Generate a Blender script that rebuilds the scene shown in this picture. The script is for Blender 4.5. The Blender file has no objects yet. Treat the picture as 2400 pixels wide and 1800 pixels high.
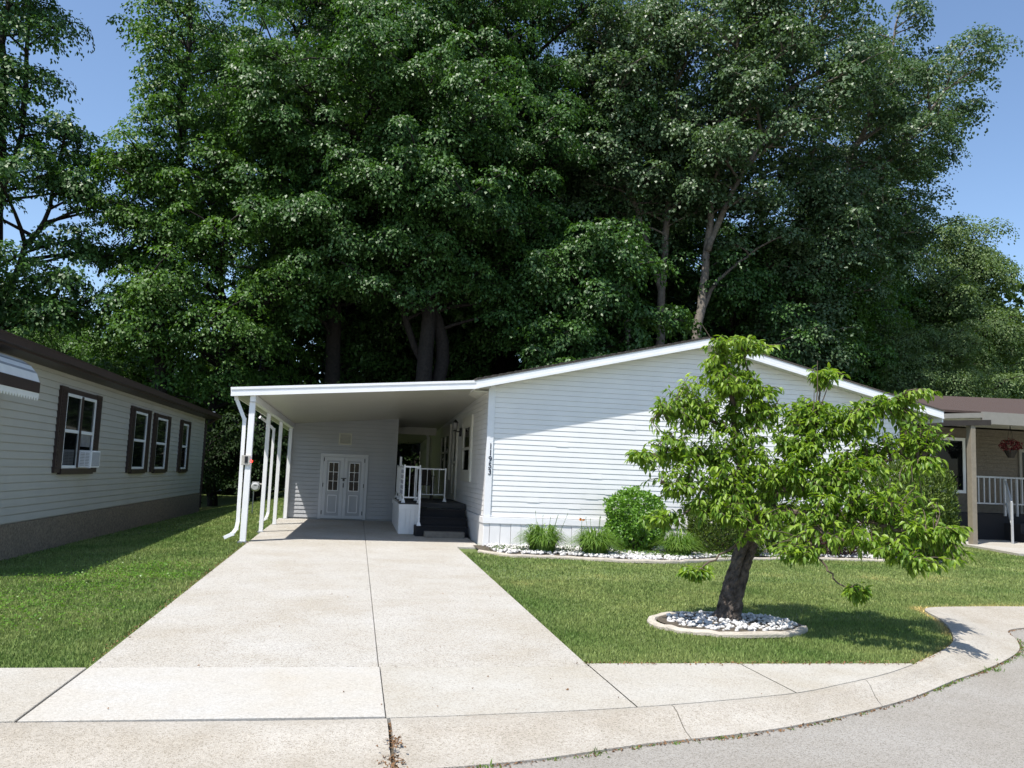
import bpy, bmesh, math, random
import numpy as np
from mathutils import Vector, Matrix

S = bpy.context.scene
COL = S.collection
R_ = math.radians
random.seed(7)

# ------------------------------------------------------------------ camera
cam = bpy.data.objects.new('camera', bpy.data.cameras.new('camera'))
COL.objects.link(cam)
cam.data.sensor_width = 36.0
cam.data.lens = 1950 / 2400 * 36.0
cam.data.clip_start = 0.05
cam.data.clip_end = 2000
YAW, PIT, ROL = R_(10.33), R_(6.16), R_(2.25)
_f = Vector((math.sin(YAW) * math.cos(PIT), math.cos(YAW) * math.cos(PIT), math.sin(PIT)))
_r = Vector((math.cos(YAW), -math.sin(YAW), 0))
_u = _r.cross(_f)
_r2 = _r * math.cos(ROL) + _u * math.sin(ROL)
_u2 = -_r * math.sin(ROL) + _u * math.cos(ROL)
_m = Matrix((_r2, _u2, -_f)).transposed().to_4x4()
_m.translation = (0, 0, 1.55)
cam.matrix_world = _m
S.camera = cam

# ------------------------------------------------------------------ sky, sun, exposure
SUNV = Vector((-0.40, -0.32, 1.0))          # towards the sun
EL = math.atan2(1.0, math.hypot(0.40, 0.32))
AZ = math.atan2(-0.40, -0.32)               # from +Y towards +X
w = bpy.data.worlds.new('World')
S.world = w
w.use_nodes = True
nt = w.node_tree
bg = nt.nodes['Background']
sky = nt.nodes.new('ShaderNodeTexSky')
sky.sky_type = 'NISHITA'
sky.sun_disc = False
sky.sun_elevation = EL
sky.sun_rotation = AZ
sky.air_density = 1.0
sky.dust_density = 0.6
sky.ozone_density = 3.0
nt.links.new(sky.outputs[0], bg.inputs[0])
bg.inputs[1].default_value = 0.135
sd = bpy.data.lights.new('sun', 'SUN')
sd.energy = 5.0
sd.angle = R_(0.5)
sd.color = (1.0, 0.955, 0.88)
so = bpy.data.objects.new('sun', sd)
COL.objects.link(so)
so.rotation_euler = SUNV.to_track_quat('Z', 'Y').to_euler()
so.location = (-20, -16, 50)
S.view_settings.view_transform = 'Standard'
S.view_settings.look = 'None'
S.view_settings.gamma = 1.0
S.view_settings.exposure = 0.56
S.render.engine = 'CYCLES'
S.cycles.max_bounces = 7
S.cycles.diffuse_bounces = 4
S.cycles.glossy_bounces = 3
S.cycles.transmission_bounces = 4
S.cycles.sample_clamp_indirect = 6.0
S.cycles.use_denoising = True

# ------------------------------------------------------------------ materials
def mat(name, col, rough=0.6, var=0.12, scale=6.0, bump=0.0, bscale=60.0, spec=0.4, col2=None, metal=0.0, detail=6.0, coord='Object'):
    m = bpy.data.materials.new(name)
    m.use_nodes = True
    t = m.node_tree
    b = t.nodes['Principled BSDF']
    b.inputs['Roughness'].default_value = rough
    b.inputs['Specular IOR Level'].default_value = spec
    b.inputs['Metallic'].default_value = metal
    tc = t.nodes.new('ShaderNodeTexCoord')
    n = t.nodes.new('ShaderNodeTexNoise')
    n.inputs['Scale'].default_value = scale
    n.inputs['Detail'].default_value = detail
    t.links.new(tc.outputs[coord], n.inputs['Vector'])
    r = t.nodes.new('ShaderNodeValToRGB')
    r.color_ramp.elements[0].position = 0.3
    r.color_ramp.elements[1].position = 0.7
    c2 = col2 or tuple(c * (1 - var) for c in col)
    r.color_ramp.elements[0].color = (*c2, 1)
    r.color_ramp.elements[1].color = (*col, 1)
    t.links.new(n.outputs['Fac'], r.inputs['Fac'])
    t.links.new(r.outputs['Color'], b.inputs['Base Color'])
    if bump:
        n2 = t.nodes.new('ShaderNodeTexNoise')
        n2.inputs['Scale'].default_value = bscale
        n2.inputs['Detail'].default_value = 4
        t.links.new(tc.outputs[coord], n2.inputs['Vector'])
        bp = t.nodes.new('ShaderNodeBump')
        bp.inputs['Strength'].default_value = bump
        bp.inputs['Distance'].default_value = 0.02
        t.links.new(n2.outputs['Fac'], bp.inputs['Height'])
        t.links.new(bp.outputs['Normal'], b.inputs['Normal'])
    return m

def concrete(name, col, speck=0.35, bump=0.5, warm=(1.0, 0.95, 0.87), stain=0.14, pebble=150.0):
    """cement paste, pebbles of the aggregate, weather stains"""
    m = bpy.data.materials.new(name)
    m.use_nodes = True
    t = m.node_tree
    L = t.links.new
    b = t.nodes['Principled BSDF']
    b.inputs['Roughness'].default_value = 0.85
    b.inputs['Specular IOR Level'].default_value = 0.25
    tc = t.nodes.new('ShaderNodeTexCoord')
    big = t.nodes.new('ShaderNodeTexNoise'); big.inputs['Scale'].default_value = 0.9; big.inputs['Detail'].default_value = 7; big.inputs['Roughness'].default_value = 0.65
    L(tc.outputs['Object'], big.inputs['Vector'])
    r1 = t.nodes.new('ShaderNodeValToRGB')
    r1.color_ramp.elements[0].position = 0.32; r1.color_ramp.elements[1].position = 0.66
    r1.color_ramp.elements[0].color = (*[c * (1 - stain) * k for c, k in zip(col, warm)], 1)
    r1.color_ramp.elements[1].color = (*col, 1)
    L(big.outputs['Fac'], r1.inputs['Fac'])
    vo = t.nodes.new('ShaderNodeTexVoronoi'); vo.inputs['Scale'].default_value = pebble
    L(tc.outputs['Object'], vo.inputs['Vector'])
    sep = t.nodes.new('ShaderNodeSeparateColor')
    L(vo.outputs['Color'], sep.inputs[0])
    r2 = t.nodes.new('ShaderNodeValToRGB')
    r2.color_ramp.interpolation = 'CONSTANT'
    r2.color_ramp.elements[0].position = 0.0; r2.color_ramp.elements[0].color = (1 - speck, 1 - speck * 1.05, 1 - speck * 1.15, 1)
    r2.color_ramp.elements[1].position = 0.16; r2.color_ramp.elements[1].color = (0.97, 0.97, 0.97, 1)
    e = r2.color_ramp.elements.new(0.8); e.color = (1 + speck * 0.3, 1 + speck * 0.28, 1 + speck * 0.25, 1)
    L(sep.outputs[0], r2.inputs['Fac'])
    mx = t.nodes.new('ShaderNodeMix'); mx.data_type = 'RGBA'; mx.blend_type = 'MULTIPLY'; mx.inputs[0].default_value = 1.0
    L(r1.outputs[0], mx.inputs[6]); L(r2.outputs[0], mx.inputs[7])
    fine = t.nodes.new('ShaderNodeTexNoise'); fine.inputs['Scale'].default_value = 45; fine.inputs['Detail'].default_value = 5
    L(tc.outputs['Object'], fine.inputs['Vector'])
    r3 = t.nodes.new('ShaderNodeValToRGB')
    r3.color_ramp.elements[0].position = 0.25; r3.color_ramp.elements[0].color = (0.80, 0.79, 0.77, 1)
    r3.color_ramp.elements[1].position = 0.6; r3.color_ramp.elements[1].color = (1, 1, 1, 1)
    L(fine.outputs['Fac'], r3.inputs['Fac'])
    mx2 = t.nodes.new('ShaderNodeMix'); mx2.data_type = 'RGBA'; mx2.blend_type = 'MULTIPLY'; mx2.inputs[0].default_value = 0.8
    L(mx.outputs[2], mx2.inputs[6]); L(r3.outputs[0], mx2.inputs[7])
    st_ = t.nodes.new('ShaderNodeTexNoise'); st_.inputs['Scale'].default_value = 2.6; st_.inputs['Detail'].default_value = 9; st_.inputs['Roughness'].default_value = 0.7; st_.inputs['Distortion'].default_value = 0.6
    L(tc.outputs['Object'], st_.inputs['Vector'])
    r4 = t.nodes.new('ShaderNodeValToRGB')
    r4.color_ramp.elements[0].position = 0.30; r4.color_ramp.elements[0].color = (0.86, 0.85, 0.83, 1)
    r4.color_ramp.elements[1].position = 0.50; r4.color_ramp.elements[1].color = (1, 1, 1, 1)
    L(st_.outputs['Fac'], r4.inputs['Fac'])
    mx3 = t.nodes.new('ShaderNodeMix'); mx3.data_type = 'RGBA'; mx3.blend_type = 'MULTIPLY'; mx3.inputs[0].default_value = min(1.0, stain * 2.8)
    L(mx2.outputs[2], mx3.inputs[6]); L(r4.outputs[0], mx3.inputs[7])
    L(mx3.outputs[2], b.inputs['Base Color'])
    bp = t.nodes.new('ShaderNodeBump'); bp.inputs['Strength'].default_value = bump; bp.inputs['Distance'].default_value = 0.008
    L(vo.outputs['Distance'], bp.inputs['Height'])
    L(bp.outputs['Normal'], b.inputs['Normal'])
    return m

def leafmat(name, dark, light, trans=0.3, rough=0.42, spec=0.5, tcol=None):
    m = bpy.data.materials.new(name)
    m.use_nodes = True
    t = m.node_tree
    L = t.links.new
    b = t.nodes['Principled BSDF']
    b.inputs['Roughness'].default_value = rough
    b.inputs['Specular IOR Level'].default_value = spec
    at = t.nodes.new('ShaderNodeAttribute'); at.attribute_name = 'tint'
    r = t.nodes.new('ShaderNodeValToRGB')
    r.color_ramp.elements[0].color = (*dark, 1)
    r.color_ramp.elements[1].color = (*light, 1)
    L(at.outputs['Fac'], r.inputs['Fac'])
    L(r.outputs[0], b.inputs['Base Color'])
    tr = t.nodes.new('ShaderNodeBsdfTranslucent')
    mx0 = t.nodes.new('ShaderNodeMix'); mx0.data_type = 'RGBA'; mx0.blend_type = 'MULTIPLY'; mx0.inputs[0].default_value = 1
    L(r.outputs[0], mx0.inputs[6]); mx0.inputs[7].default_value = (*(tcol or (1.6, 1.7, 0.5)), 1)
    L(mx0.outputs[2], tr.inputs[0])
    mx = t.nodes.new('ShaderNodeMixShader'); mx.inputs[0].default_value = trans
    L(b.outputs[0], mx.inputs[1]); L(tr.outputs[0], mx.inputs[2])
    L(mx.outputs[0], t.nodes['Material Output'].inputs[0])
    return m

M = {}
M['white_siding'] = mat('white_siding', (0.785, 0.78, 0.775), 0.5, 0.07, 2.5, 0.05, 90)
M['shed_siding'] = mat('shed_siding', (0.42, 0.43, 0.45), 0.55, 0.08, 2.5, 0.05, 90)  # white siding greyed: the shade under the carport is in this colour
M['white_metal'] = mat('white_metal', (0.82, 0.82, 0.83), 0.38, 0.05, 3, 0.02, 40, 0.5)
M['white_trim'] = mat('white_trim', (0.77, 0.78, 0.80), 0.45, 0.06, 4)
M['cream_trim'] = mat('cream_trim', (0.66, 0.65, 0.58), 0.45, 0.08, 5)
M['skirt'] = mat('skirt', (0.81, 0.805, 0.80), 0.5, 0.10, 3)
M['beige_siding'] = mat('beige_siding', (0.47, 0.455, 0.41), 0.55, 0.08, 2, 0.05, 90)
M['brown_trim'] = mat('brown_trim', (0.040, 0.024, 0.021), 0.5, 0.25, 8, 0.1, 50)
M['brown_roof'] = mat('brown_roof', (0.11, 0.075, 0.06), 0.9, 0.45, 30, 0.6, 60)
M['grey_roof'] = mat('grey_roof', (0.10, 0.085, 0.075), 0.9, 0.45, 30, 0.6, 60)
M['red_roof'] = mat('red_roof', (0.075, 0.050, 0.041), 0.9, 0.35, 25, 0.6, 60)
M['grey_skirt'] = mat('grey_skirt', (0.31, 0.245, 0.175), 0.85, 0.55, 26, 1.0, 40)
M['glass'] = mat('glass', (0.006, 0.007, 0.008), 0.05, 0.3, 3, 0, 1, 0.22)
M['curtain'] = mat('curtain', (0.30, 0.30, 0.30), 0.15, 0.3, 9, 0, 1, 0.5)
M['black_metal'] = mat('black_metal', (0.015, 0.015, 0.017), 0.4, 0.2, 20)
M['digit'] = mat('digit', (0.025, 0.027, 0.045), 0.45, 0.2, 20)
M['black_carpet'] = mat('black_carpet', (0.022, 0.022, 0.025), 0.95, 0.35, 40, 0.5, 120)
M['stone_step'] = mat('stone_step', (0.20, 0.185, 0.16), 0.85, 0.3, 12, 0.4, 60)
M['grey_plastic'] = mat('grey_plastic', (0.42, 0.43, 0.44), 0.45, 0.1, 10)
M['ac_white'] = mat('ac_white', (0.86, 0.87, 0.90), 0.5, 0.06, 10)
M['galv'] = mat('galv', (0.36, 0.38, 0.40), 0.4, 0.2, 12, metal=0.6)
M['meter_blue'] = mat('meter_blue', (0.30, 0.38, 0.40), 0.5, 0.15, 10)
M['tan_post'] = mat('tan_post', (0.25, 0.215, 0.165), 0.6, 0.2, 8)
M['tan_brick'] = mat('tan_brick', (0.17, 0.145, 0.115), 0.8, 0.25, 14, 0.3, 30)  # wall tan darkened to carry the porch shade
M['tan_fascia'] = mat('tan_fascia', (0.25, 0.235, 0.21), 0.5, 0.12, 8)
M['dark_wood'] = mat('dark_wood', (0.035, 0.028, 0.024), 0.7, 0.3, 10)
M['wood_mid'] = mat('wood_mid', (0.20, 0.13, 0.08), 0.7, 0.4, 14)
M['red_petal'] = mat('red_petal', (0.16, 0.012, 0.02), 0.6, 0.5, 30)
M['orange_petal'] = mat('orange_petal', (0.75, 0.28, 0.02), 0.6, 0.3, 30)
M['bark_dark'] = mat('bark_dark', (0.032, 0.027, 0.023), 0.9, 0.6, 9, 1.0, 26)
M['bark_grey'] = mat('bark_grey', (0.20, 0.175, 0.145), 0.9, 0.5, 6, 1.0, 18)
M['bark_cherry'] = mat('bark_cherry', (0.135, 0.108, 0.09), 0.85, 0.8, 14, 1.0, 30)
M['twig'] = mat('twig', (0.12, 0.088, 0.065), 0.8, 0.4, 12)
M['white_stone'] = mat('white_stone', (0.74, 0.72, 0.70), 0.7, 0.55, 24, 0.3, 60)
M['edging'] = mat('edging', (0.50, 0.45, 0.38), 0.85, 0.25, 10, 0.5, 70)
M['soil'] = mat('soil', (0.11, 0.09, 0.065), 0.95, 0.5, 20, 0.8, 50)
M['litter'] = mat('litter', (0.24, 0.13, 0.06), 0.9, 0.6, 40)
M['awning_white'] = mat('awning_white', (0.74, 0.74, 0.72), 0.5, 0.08, 6)
M['awning_grey'] = mat('awning_grey', (0.34, 0.34, 0.34), 0.5, 0.15, 6)
M['shed_trim'] = mat('shed_trim', (0.58, 0.59, 0.61), 0.5, 0.06, 4)  # white trim dimmed likewise for the carport shade
M['vent'] = mat('vent', (0.60, 0.59, 0.50), 0.5, 0.1, 8)
M['porch_floor'] = mat('porch_floor', (0.05, 0.05, 0.05), 0.8, 0.3, 20)
M['panel_blue'] = mat('panel_blue', (0.50, 0.49, 0.56), 0.5, 0.3, 30)
M['box_silver'] = mat('box_silver', (0.50, 0.47, 0.42), 0.5, 0.3, 25)

M['drive'] = concrete('drive_concrete', (0.465, 0.449, 0.42), 0.42, 0.6, warm=(1, .955, .88), pebble=140)
M['drive_old'] = concrete('drive_old_concrete', (0.545, 0.515, 0.465), 0.38, 0.6, pebble=120)
M['new_slab'] = concrete('new_slab_concrete', (0.455, 0.447, 0.428), 0.18, 0.2, stain=0.06)
M['walk'] = concrete('walk_concrete', (0.44, 0.425, 0.392), 0.28, 0.35)
M['kerb'] = concrete('kerb_concrete', (0.445, 0.42, 0.38), 0.32, 0.45, stain=0.24)
M['asphalt'] = concrete('asphalt_grey', (0.37, 0.352, 0.325), 0.40, 0.8, (1, .97, .92), 0.16, 170)

LEAF_MAPLE = leafmat('maple_leaf', (0.022, 0.064, 0.016), (0.084, 0.175, 0.040), 0.25, 0.46, 0.38, (1.4, 1.55, 0.5))
LEAF_BRIGHT = leafmat('bright_leaf', (0.032, 0.084, 0.016), (0.100, 0.198, 0.036), 0.28, 0.48, 0.3)
LEAF_POPLAR = leafmat('poplar_leaf', (0.042, 0.088, 0.032), (0.115, 0.180, 0.082), 0.27, 0.42, 0.42, (1.3, 1.45, 0.55))
LEAF_PALE = leafmat('pale_leaf', (0.075, 0.132, 0.042), (0.145, 0.205, 0.078), 0.28, 0.5, 0.3)
LEAF_CHERRY = leafmat('cherry_leaf', (0.060, 0.145, 0.018), (0.265, 0.375, 0.048), 0.38, 0.40, 0.35, (1.4, 1.5, 0.4))
LEAF_SHRUB = leafmat('shrub_leaf', (0.065, 0.160, 0.016), (0.150, 0.290, 0.030), 0.28, 0.45)
LEAF_YEW = leafmat('yew_leaf', (0.022, 0.052, 0.008), (0.115, 0.165, 0.020), 0.15, 0.5, 0.3)
LEAF_LILY = leafmat('lily_leaf', (0.075, 0.155, 0.022), (0.165, 0.265, 0.045), 0.30, 0.38)
LEAF_DARK = leafmat('dark_leaf', (0.012, 0.028, 0.009), (0.030, 0.056, 0.016), 0.2, 0.6, 0.12)  # leaf green darkened to hold the deep shade of the wood
LEAF_RED = leafmat('red_leaf', (0.035, 0.016, 0.014), (0.085, 0.035, 0.024), 0.25, 0.45, 0.4, (1.4, .8, .6))

# lawn: blades and the sheet below share a patchy colour that follows the place
def lawnmat(name, mul, trans):
    m = bpy.data.materials.new(name)
    m.use_nodes = True
    t = m.node_tree
    L = t.links.new
    b = t.nodes['Principled BSDF']
    b.inputs['Roughness'].default_value = 0.55
    b.inputs['Specular IOR Level'].default_value = 0.3
    ge = t.nodes.new('ShaderNodeTexCoord')
    n = t.nodes.new('ShaderNodeTexNoise'); n.inputs['Scale'].default_value = 0.75; n.inputs['Detail'].default_value = 6; n.inputs['Roughness'].default_value = 0.62
    L(ge.outputs['Object'], n.inputs['Vector'])
    at = t.nodes.new('ShaderNodeAttribute'); at.attribute_name = 'dry'
    ad = t.nodes.new('ShaderNodeMath'); ad.operation = 'ADD'
    L(n.outputs['Fac'], ad.inputs[0]); L(at.outputs['Fac'], ad.inputs[1])
    r = t.nodes.new('ShaderNodeValToRGB')
    e = r.color_ramp.elements
    e[0].position = 0.30; e[0].color = (0.076 * mul, 0.128 * mul, 0.028 * mul, 1)
    e[1].position = 1.05; e[1].color = (0.42 * mul, 0.32 * mul, 0.13 * mul, 1)
    x = e.new(0.52); x.color = (0.128 * mul, 0.168 * mul, 0.050 * mul, 1)
    x = e.new(0.70); x.color = (0.175 * mul, 0.205 * mul, 0.068 * mul, 1)
    L(ad.outputs[0], r.inputs['Fac'])
    hs = t.nodes.new('ShaderNodeHueSaturation')
    at2 = t.nodes.new('ShaderNodeAttribute'); at2.attribute_name = 'tint'
    mr = t.nodes.new('ShaderNodeMapRange'); mr.inputs[3].default_value = 0.6; mr.inputs[4].default_value = 1.45
    L(at2.outputs['Fac'], mr.inputs[0]); L(mr.outputs[0], hs.inputs['Value'])
    L(r.outputs[0], hs.inputs['Color'])
    L(hs.outputs[0], b.inputs['Base Color'])
    if trans:
        tr = t.nodes.new('ShaderNodeBsdfTranslucent')
        L(hs.outputs[0], tr.inputs[0])
        mx = t.nodes.new('ShaderNodeMixShader'); mx.inputs[0].default_value = trans
        L(b.outputs[0], mx.inputs[1]); L(tr.outputs[0], mx.inputs[2])
        L(mx.outputs[0], t.nodes['Material Output'].inputs[0])
    return m
M['lawn_sheet'] = lawnmat('lawn_sheet', 1.0, 0)
M['lawn_blade'] = lawnmat('lawn_blade', 1.52, 0.32)

def glowmat(name, col, e):
    m = bpy.data.materials.new(name); m.use_nodes = True
    b = m.node_tree.nodes['Principled BSDF']
    b.inputs['Base Color'].default_value = (*col, 1)
    b.inputs['Emission Color'].default_value = (*col, 1)
    b.inputs['Emission Strength'].default_value = e
    return m
M['red_reflector_glow'] = glowmat('red_reflector_glow', (1.0, 0.03, 0.02), 4.0)  # a reflector, not a light source; its flash glint is put in as emission

# ------------------------------------------------------------------ mesh helpers
class MB:
    def __init__(self):
        self.v, self.f = [], []
    def add(self, vs, fs):
        n = len(self.v)
        self.v += [tuple(p) for p in vs]
        self.f += [tuple(i + n for i in q) for q in fs]
        return self
    def box(self, x0, x1, y0, y1, z0, z1):
        vs = [(x, y, z) for z in (z0, z1) for y in (y0, y1) for x in (x0, x1)]
        return self.add(vs, [(0, 2, 3, 1), (4, 5, 7, 6), (0, 1, 5, 4), (2, 6, 7, 3), (0, 4, 6, 2), (1, 3, 7, 5)])
    def hexa(self, c):
        """8 corners: bottom a b c d (ccw), top a b c d"""
        return self.add(c, [(3, 2, 1, 0), (4, 5, 6, 7), (0, 1, 5, 4), (1, 2, 6, 5), (2, 3, 7, 6), (3, 0, 4, 7)])
    def prism(self, pts, a, b):
        """polygon pts (list of 3d) swept by vector b-a"""
        n = len(pts)
        A = [Vector(p) + Vector(a) for p in pts]
        B = [Vector(p) + Vector(b) for p in pts]
        return self.add(A + B, [tuple(range(n - 1, -1, -1)), tuple(range(n, 2 * n))] + [(i, (i + 1) % n, n + (i + 1) % n, n + i) for i in range(n)])
    def bar(self, a, b, w, h=None, up=(0, 0, 1)):
        a, b = Vector(a), Vector(b)
        h = h or w
        d = (b - a).normalized()
        u = Vector(up)
        if abs(d.dot(u)) > 0.95:
            u = Vector((0, 1, 0))
        s = d.cross(u).normalized()
        u = s.cross(d)
        c = [p + s * (i * w / 2) + u * (j * h / 2) for p in (a, b) for i, j in ((-1, -1), (1, -1), (1, 1), (-1, 1))]
        return self.hexa(c)
    def tube(self, pts, rad, n=8, cap=True):
        pts = [Vector(p) for p in pts]
        rads = rad if isinstance(rad, (list, tuple)) else [rad] * len(pts)
        rings = []
        ref = Vector((0.31, 0.87, 0.4))
        for i, p in enumerate(pts):
            d = (pts[min(i + 1, len(pts) - 1)] - pts[max(i - 1, 0)])
            d = d.normalized() if d.length > 1e-9 else Vector((0, 0, 1))
            s = d.cross(ref)
            if s.length < 0.1:
                s = d.cross(Vector((1, 0, 0)))
            s.normalize()
            u = d.cross(s)
            rings.append([p + (s * math.cos(2 * math.pi * k / n) + u * math.sin(2 * math.pi * k / n)) * rads[i] for k in range(n)])
        vs = [q for r in rings for q in r]
        fs = [(i * n + k, i * n + (k + 1) % n, (i + 1) * n + (k + 1) % n, (i + 1) * n + k) for i in range(len(pts) - 1) for k in range(n)]
        if cap:
            fs.append(tuple(range(n - 1, -1, -1)))
            fs.append(tuple((len(pts) - 1) * n + k for k in range(n)))
        return self.add(vs, fs)
    def lathe(self, prof, c, n=20):
        vs, fs = [], []
        for r, z in prof:
            vs += [(c[0] + r * math.cos(2 * math.pi * k / n), c[1] + r * math.sin(2 * math.pi * k / n), c[2] + z) for k in range(n)]
        for i in range(len(prof) - 1):
            fs += [(i * n + k, i * n + (k + 1) % n, (i + 1) * n + (k + 1) % n, (i + 1) * n + k) for k in range(n)]
        fs.append(tuple(range(n - 1, -1, -1)))
        fs.append(tuple((len(prof) - 1) * n + k for k in range(n)))
        return self.add(vs, fs)
    def build(self, name, m, parent=None, bevel=0.0, smooth=False, local=False):
        me = bpy.data.meshes.new(name)
        me.from_pydata([tuple(p) for p in self.v], [], self.f)
        me.materials.append(m)
        me.validate()
        bm = bmesh.new(); bm.from_mesh(me)
        bmesh.ops.recalc_face_normals(bm, faces=bm.faces)
        if bevel:
            bmesh.ops.bevel(bm, geom=list(bm.edges), offset=bevel, segments=2, profile=0.6, affect='EDGES', clamp_overlap=True)
        bm.to_mesh(me); bm.free()
        if smooth:
            for p in me.polygons:
                p.use_smooth = True
        o = bpy.data.objects.new(name, me)
        COL.objects.link(o)
        if parent is not None:
            o.parent = parent
            o.matrix_parent_inverse = Matrix.Identity(4) if (parent.parent or local) else Matrix.Translation(-parent.location)
        return o

def npmesh(name, V, F, m, tint=None, dry=None, smooth=False, parent=None, local=False):
    """V (n,3) float, F (k,4) or (k,3) int; tint: per-vertex"""
    me = bpy.data.meshes.new(name)
    V = np.ascontiguousarray(V, np.float32); F = np.ascontiguousarray(F, np.int32)
    k = F.shape[1]
    me.vertices.add(len(V)); me.vertices.foreach_set('co', V.ravel())
    me.loops.add(F.size); me.loops.foreach_set('vertex_index', F.ravel())
    me.polygons.add(len(F))
    me.polygons.foreach_set('loop_start', np.arange(0, F.size, k, dtype=np.int32))
    me.update(calc_edges=True)
    for nm, a in (('tint', tint), ('dry', dry)):
        if a is not None:
            at = me.attributes.new(nm, 'FLOAT', 'POINT')
            at.data.foreach_set('value', np.ascontiguousarray(a, np.float32))
    if smooth:
        me.polygons.foreach_set('use_smooth', np.ones(len(F), bool))
    me.materials.append(m)
    o = bpy.data.objects.new(name, me)
    COL.objects.link(o)
    if parent is not None:
        o.parent = parent
        o.matrix_parent_inverse = Matrix.Identity(4) if (parent.parent or local) else Matrix.Translation(-parent.location)
    return o

def thing(name, label, cat, loc=(0, 0, 0), group=None):
    o = bpy.data.objects.new(name, None)
    o.empty_display_size = 0.2
    COL.objects.link(o)
    o.location = loc
    tag(o, label, cat, group)
    return o
def tag(o, label, cat, group=None, kind=None):
    o['label'] = label; o['category'] = cat
    if group: o['group'] = group
    if kind: o['kind'] = kind
    return o
def struct(o, label, cat):
    o['kind'] = 'structure'; o['label'] = label; o['category'] = cat
    return o
def copy_thing(src, loc, rotz, scale, label, group=None):
    r = src.copy(); COL.objects.link(r)
    r.location = loc; r.rotation_euler = (0, 0, rotz); r.scale = (scale, scale, scale) if not isinstance(scale, tuple) else scale
    r['label'] = label
    if group: r['group'] = group
    for ch in list(src.children):
        c = ch.copy(); COL.objects.link(c); c.parent = r
        c.matrix_parent_inverse = ch.matrix_parent_inverse.copy()
    return r

# ------------------------------------------------------------------ terrain
def gz(x, y):
    t = min(max((-2.6 - x) / 3.0, 0), 1)
    s = 0.013 * (1 - t) - 0.009 * t
    yy = min(max(y - 6.2, 0), 30)
    return s * yy
def gzv(x, y):
    t = np.clip((-2.6 - x) / 3.0, 0, 1)
    return (0.013 * (1 - t) - 0.009 * t) * np.clip(y - 6.2, 0, 30)

# back of kerb / front of kerb, matched pairs
KB = [(-40, 5.46), (-2, 5.46), (0.29, 5.44), (0.95, 5.49), (1.9, 5.60), (2.6, 5.74), (3.38, 5.95), (3.82, 6.16), (4.5, 6.52), (5.0, 6.86), (5.55, 7.27), (6.1, 7.76), (6.55, 8.36), (6.92, 9.0), (7.30, 9.76), (8.09, 9.92), (8.92, 9.97), (12, 10.1), (40, 11.2)]
KF = [(-40, 4.45), (-2, 4.56), (0.30, 4.72), (1.0, 4.83), (1.9, 5.10), (2.45, 5.22), (2.98, 5.38), (3.55, 5.62), (4.4, 6.06), (5.15, 6.56), (5.75, 6.93), (6.4, 7.38), (6.95, 7.84), (7.35, 8.33), (7.75, 8.9), (8.3, 9.12), (9.0, 9.18), (12, 9.3), (40, 10.4)]
def resample(P, Q, n):
    P = np.array(P, float); Q = np.array(Q, float)
    d = np.r_[0, np.cumsum(np.hypot(*np.diff((P + Q) / 2, axis=0).T))]
    out = []
    for A in (P, Q):
        # Catmull-Rom through the pairs
        t = np.concatenate([np.linspace(d[i], d[i + 1], n, endpoint=False) for i in range(len(d) - 1)] + [[d[-1]]])
        res = np.empty((len(t), 2))
        for c in range(2):
            sl = np.gradient(A[:, c], d)
            i = np.clip(np.searchsorted(d, t, 'right') - 1, 0, len(d) - 2)
            h = d[i + 1] - d[i]; u = (t - d[i]) / h
            res[:, c] = (2*u**3 - 3*u**2 + 1) * A[i, c] + (u**3 - 2*u**2 + u) * h * sl[i] + (-2*u**3 + 3*u**2) * A[i + 1, c] + (u**3 - u**2) * h * sl[i + 1]
        out.append(res)
    return out
KBs, KFs = resample(KB, KF, 6)
KY = np.interp  # shorthand

def back_of_kerb(x):
    """Y of the lawn edge at x for the part of the curve that is a function of x"""
    return np.interp(x, KBs[:, 0], KBs[:, 1])

# ground sheet: lawn, forest floor; sinks below the kerb and road
gx = np.unique(np.concatenate([np.arange(-90, -12, 6.), np.arange(-12, 20, 0.4), np.arange(20, 110, 6.)]))
gy = np.unique(np.concatenate([np.arange(-60, 3, 6.), np.arange(3, 18, 0.3), np.arange(18, 40, 1.5), np.arange(40, 160, 10.)]))
GX, GY = np.meshgrid(gx, gy)
GZ = gzv(GX, GY) - 0.035
edge = back_of_kerb(GX)
GZ = GZ - 0.30 * np.clip((edge + 0.10 - GY) / 0.35, 0, 1)
# below driveway and walk
GZ = np.where((GX > -1.85) & (GX < 1.95) & (GY > 6.9) & (GY < 27), GZ - 0.06, GZ)
GZ = np.where((GY < 6.75) & (GX < 5.0), np.minimum(GZ, -0.12), GZ)
rng = np.random.default_rng(1)
nx, ny = len(gx), len(gy)
idx = np.arange(nx * ny).reshape(ny, nx)
F = np.stack([idx[:-1, :-1], idx[:-1, 1:], idx[1:, 1:], idx[1:, :-1]], -1).reshape(-1, 4)
gv = np.stack([GX, GY, GZ], -1).reshape(-1, 3)
o = npmesh('ground', gv, F, M['lawn_sheet'], tint=np.full(len(gv), 0.35), dry=np.zeros(len(gv)), smooth=True)
struct(o, 'green lawn ground between the houses, dry in patches', 'ground')

# road: grey chip-sealed asphalt in front of the kerb
mb = MB()
rv = [(x, y, -0.085) for x, y in KFs] 
n = len(rv)
low = [(-40 + 80 * i / (n - 1), -40, -0.085) for i in range(n)]
mb.add(rv + low, [(i, n + i, n + i + 1, i + 1) for i in range(n - 1)])
mb.add([(-300, -300, -0.5), (300, -300, -0.5), (300, 3, -0.5), (-300, 3, -0.5)], [(0, 1, 2, 3)])
struct(mb.build('road', M['asphalt']), 'grey weathered asphalt road in the foreground', 'road')

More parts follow.
